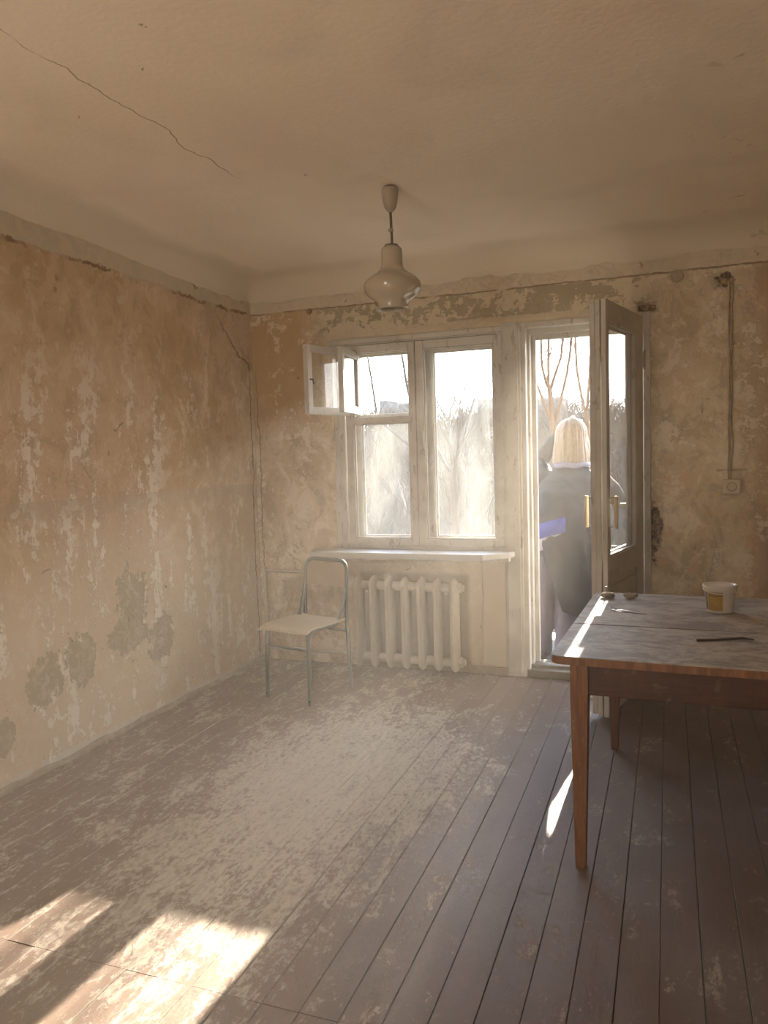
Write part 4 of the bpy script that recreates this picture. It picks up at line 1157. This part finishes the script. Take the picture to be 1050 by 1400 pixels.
class Tubes:
    """many thin tapered twigs in one mesh"""
    def __init__(self): self.v, self.f = [], []
    def add(self, pts, rad, n=4):
        base = len(self.v)
        for i, p in enumerate(pts):
            a, b = pts[max(i-1, 0)], pts[min(i+1, len(pts)-1)]
            t = (b-a).normalized(); u = t.orthogonal().normalized(); w_ = t.cross(u)
            for k in range(n):
                q = p + rad[i]*(math.cos(2*PI*k/n)*u + math.sin(2*PI*k/n)*w_)
                self.v.append((q.x, q.y, q.z))
        for i in range(len(pts)-1):
            for k in range(n):
                a = base+i*n
                self.f.append((a+k, a+(k+1) % n, a+n+(k+1) % n, a+n+k))
    def mesh(self, name):
        me = bpy.data.meshes.new(name); me.from_pydata(self.v, [], self.f); return me
def grow(tb, r, p, d, ln, rad, depth, spread, lift, n=5):
    pts, rr = [p.copy()], [rad]
    q, dd = p.copy(), d.copy()
    for i in range(n):
        dd = (dd + Vector((r.gauss(0, .10), r.gauss(0, .10), r.gauss(0, .06)+lift*.12))).normalized()
        q = q + dd*ln/n
        pts.append(q.copy()); rr.append(rad*(1-.62*(i+1)/n))
    tb.add(pts, rr, 5 if depth > 2 else 3)
    if depth == 0: return
    for k in range(r.choice((3, 4, 4, 5)) if depth < 3 else r.choice((3, 4))):
        i = r.randrange(max(1, n//2-1), n+1)
        ax = Vector((r.gauss(0, 1), r.gauss(0, 1), r.gauss(0, .4)))
        nd = (pts[i]-pts[i-1]).normalized()
        nd = (nd + ax.normalized()*spread*r.uniform(.6, 1.2)).normalized()
        grow(tb, r, pts[i], nd, ln*r.uniform(.5, .78), rr[i]*.72, depth-1, spread, lift, max(3, n-1))
BARK = plain('bark', (.040, .032, .026), .9, var=.35, scale=8, bump=.4)
BARKW = plain('warm_twigs', (.095, .060, .034), .85, var=.3, scale=8, bump=.3)
def tree(x, y, h, seed, spread, lift, label, rad=.13, mat=BARK, depth=4, fork=.35, lean=(0, 0), group=None):
    r = random.Random(seed)
    z = terr(x, y)-.1
    o = empty('bare_tree', (x, y, z))
    tag(o, label, 'tree', group)
    tk = Tubes()
    pts = [Vector((lean[0]*t+.06*r.gauss(0, 1)*t, lean[1]*t, h*fork*t)) for t in (0, .25, .5, .75, 1)]
    tk.add(pts, [rad*1.25, rad, rad*.92, rad*.85, rad*.75], 8)
    link('trunk', tk.mesh('trunk'), mat, o, True)
    br = Tubes()
    for k in range(r.choice((4, 5))):
        a = k*2*PI/4.5 + r.random()
        d = Vector((math.cos(a)*spread, math.sin(a)*spread, 1)).normalized()
        grow(br, r, pts[-1]-Vector((0, 0, .25*k*h*.02)), d, h*(1-fork)*.62, rad*.55, depth, spread, lift)
    for k in range(4):
        p = pts[2].lerp(pts[3], r.random()); a = r.random()*2*PI
        grow(br, r, p, Vector((math.cos(a), math.sin(a), .9)).normalized(), h*.30, rad*.35, depth-1, spread, lift)
    link('branches', br.mesh('branches'), mat, o)
    return o
tree(-1.55, 11.0, 9.4, 3, .55, .7, 'bare tree with a straight dark trunk behind the right window pane', .105, depth=3, fork=.74)
def stem_tree(x, y, stems, trunk, seed, label, mat, twigs=5):
    """a tree of a few long slender stems that part low down"""
    r = random.Random(seed)
    z = terr(x, y)-.1
    o = empty('bare_tree', (x, y, z)); tag(o, label, 'tree')
    L = lambda p: Vector((p[0]-x, p[1], p[2]-z))
    tk = Tubes(); tp = [L((p[0], 0, p[1])) for p in trunk]
    tk.add(tp, [.075*(1-.45*i/(len(tp)-1)) for i in range(len(tp))], 8)
    link('trunk', tk.mesh('trunk'), mat, o, True)
    br = Tubes()
    for st in stems:
        dy = r.uniform(-.35, .35)
        pts = [L((p[0], dy*k/len(st), p[1])) for k, p in enumerate(st)]
        d = (pts[-1]-pts[-2]).normalized()
        for k in range(4):
            d = (d + Vector((r.gauss(0, .09), r.gauss(0, .09), .05))).normalized(); pts.append(pts[-1]+d*.55)
        n = len(pts)
        rr = [.030*(1-.70*k/(n-1)) for k in range(n)]
        br.add(pts, rr, 5)
        for k in range(twigs):
            i = r.randrange(1, n-1); nd = (pts[i+1]-pts[i]).normalized()
            nd = (nd+Vector((r.gauss(0, .55), r.gauss(0, .4), .1))).normalized()
            grow(br, r, pts[i], nd, r.uniform(.35, .8), rr[i]*.42, 1, .5, .5, 4)
    link('branches', br.mesh('branches'), mat, o)
    return o
stem_tree(.99, 8.0, [[(.913, 2.378), (.909, 2.40), (.855, 2.52), (.79, 2.798), (.784, 3.245), (.788, 3.502)], [(.905, 2.30), (.902, 2.45), (.907, 2.79), (.925, 3.234), (.94, 3.489)],
                      [(.913, 2.2), (.925, 2.40), (1.01, 2.643), (1.106, 2.893), (1.145, 3.216), (1.205, 3.465)], [(.96, 1.75), (1.074, 2.193), (1.184, 2.632), (1.246, 2.999)], [(.93, 1.9), (.885, 2.025), (.794, 2.267), (.692, 2.568)]],
          [(1.02, -5.9), (1.0, -2), (.991, 1.13), (.973, 1.606), (.943, 1.963), (.913, 2.378)], 11, 'bare tree forking into tall upright stems left of the woman in the doorway', BARKW)
stem_tree(1.46, 8.6, [[(1.44, 1.8), (1.429, 1.918), (1.353, 2.295), (1.278, 2.765), (1.26, 3.207), (1.251, 3.461)], [(1.43, 1.9), (1.43, 2.058), (1.47, 2.636), (1.485, 2.982)]],
          [(1.55, -5.9), (1.5, -2), (1.46, 1.2), (1.44, 1.9)], 17, 'bare tree with a bowed stem above the head of the woman in the doorway', BARKW)
stem_tree(-1.40, 8.0, [[(-1.40, 1.9), (-1.468, 2.249), (-1.577, 2.645), (-1.647, 3.027), (-1.718, 3.345)], [(-1.42, 1.5), (-1.8, 1.8), (-2.127, 2.038), (-2.186, 2.361), (-2.256, 2.75)]],
          [(-1.36, -5.9), (-1.38, -1), (-1.39, 1.2), (-1.40, 1.9)], 23, 'bare tree with a thin leaning stem seen through the open vent', BARK)
kinds = []
for i, (x, y) in enumerate([(-14.5, 34), (-11.2, 30), (-8.6, 36), (-6.2, 28), (-4.4, 33), (-2.2, 38), (-.4, 30), (-17.5, 44), (-12.6, 46), (-7.6, 48), (1.4, 36), (3.4, 32)]):
    if i < 3:
        o = tree(x, y, 5.2, 40+i, .6, .5, 'bare bushy tree in the thicket on the far slope', .07, (BARK, BARKW, BARK)[i], 3, .25, group='bare bushy trees on the far slope')
        kinds.append(o)
    else:
        s = kinds[i % 3]; o = s.copy(); COL.objects.link(o)
        o.location = (x, y, terr(x, y)-.1); o.rotation_euler = (0, 0, i*1.3); o.scale = (.95+.1*(i % 4),)*3
        for c in s.children:
            k = c.copy(); COL.objects.link(k); k.parent = o
tw = Tubes(); r = random.Random(5)
for i in range(2300):
    y = r.uniform(10, 66); x = r.uniform(-8-y*.34, 3.5+y*.05)
    if y < 16 and r.random() < .5: continue
    p = Vector((x, y, terr(x, y)-.05)); hh = r.uniform(.6, 1.9)*(1+.012*y)
    for k in range(7):
        a = r.random()*2*PI; sp = r.uniform(.15, .7)
        d = Vector((math.cos(a)*sp, math.sin(a)*sp, 1)).normalized()
        bow = Vector((math.cos(a), math.sin(a), -.35))*hh*r.uniform(.05, .3)
        rad = .004+.0004*y
        tw.add([p, p+d*hh*.5, p+d*hh+bow], [rad, rad*.8, rad*.3], 3)
uo = link('undergrowth', tw.mesh('undergrowth'), plain('dry_scrub', (.075, .060, .042), .85, var=.35, scale=3), None)
tag(uo, 'dry winter scrub covering the slope beyond the windows', 'scrub', kind='stuff')
HSE = plain('far_house_wall', (.11, .11, .105), .9, var=.1, scale=.3)
HWN = plain('far_window', (.10, .11, .13), .3)
HRF = plain('far_roof', (.20, .19, .18), .9)
for x0, x1, y, zt_, lab in ((-55.0, -53.2, 150, 13.0, 'small pale tower block far off behind the open vent'), (-51.5, -46.5, 152, 12.3, 'low wide grey block far off at the left window mullion'),
                            (-33.8, -29.5, 150, 12.2, 'grey block with flat roof far off behind the right window pane'), (-25.5, -16.0, 145, 11.3, 'long low block far off beyond the doorway trees')):
    o = empty('far_house', ((x0+x1)/2, y, -8)); tag(o, lab, 'building')
    w_ = (x1-x0)/2
    obj('wall', B(-w_, w_, 0, 8, 0, zt_+8), HSE, o); obj('roof', B(-w_-.2, w_+.2, -.2, 8.2, zt_+8, zt_+8.35), HRF, o)
    k = max(2, int((x1-x0)/1.6))
    for i in range(k):
        for z in (zt_+8-1.9, zt_+8-4.6):
            obj('window', B(-w_+(2*w_)*(i+.3)/k, -w_+(2*w_)*(i+.7)/k, -.06, .1, z, z+1.2), HWN, o)

# ------------------------------------------------------------------ dust hanging in the room
b = MB('dust_in_air')
vsn = b.n('ShaderNodeVolumeScatter')
vsn.inputs['Color'].default_value = (1.0, .95, .87, 1); vsn.inputs['Density'].default_value = .0185; vsn.inputs['Anisotropy'].default_value = .25
hz = obj('dust_haze', B(.03, RX-.03, RY+.03, -.03, .004, 2.40), b.done(vsn.outputs[0], True))
tag(hz, 'pale plaster dust hanging in the air of the room', 'dust', kind='stuff')
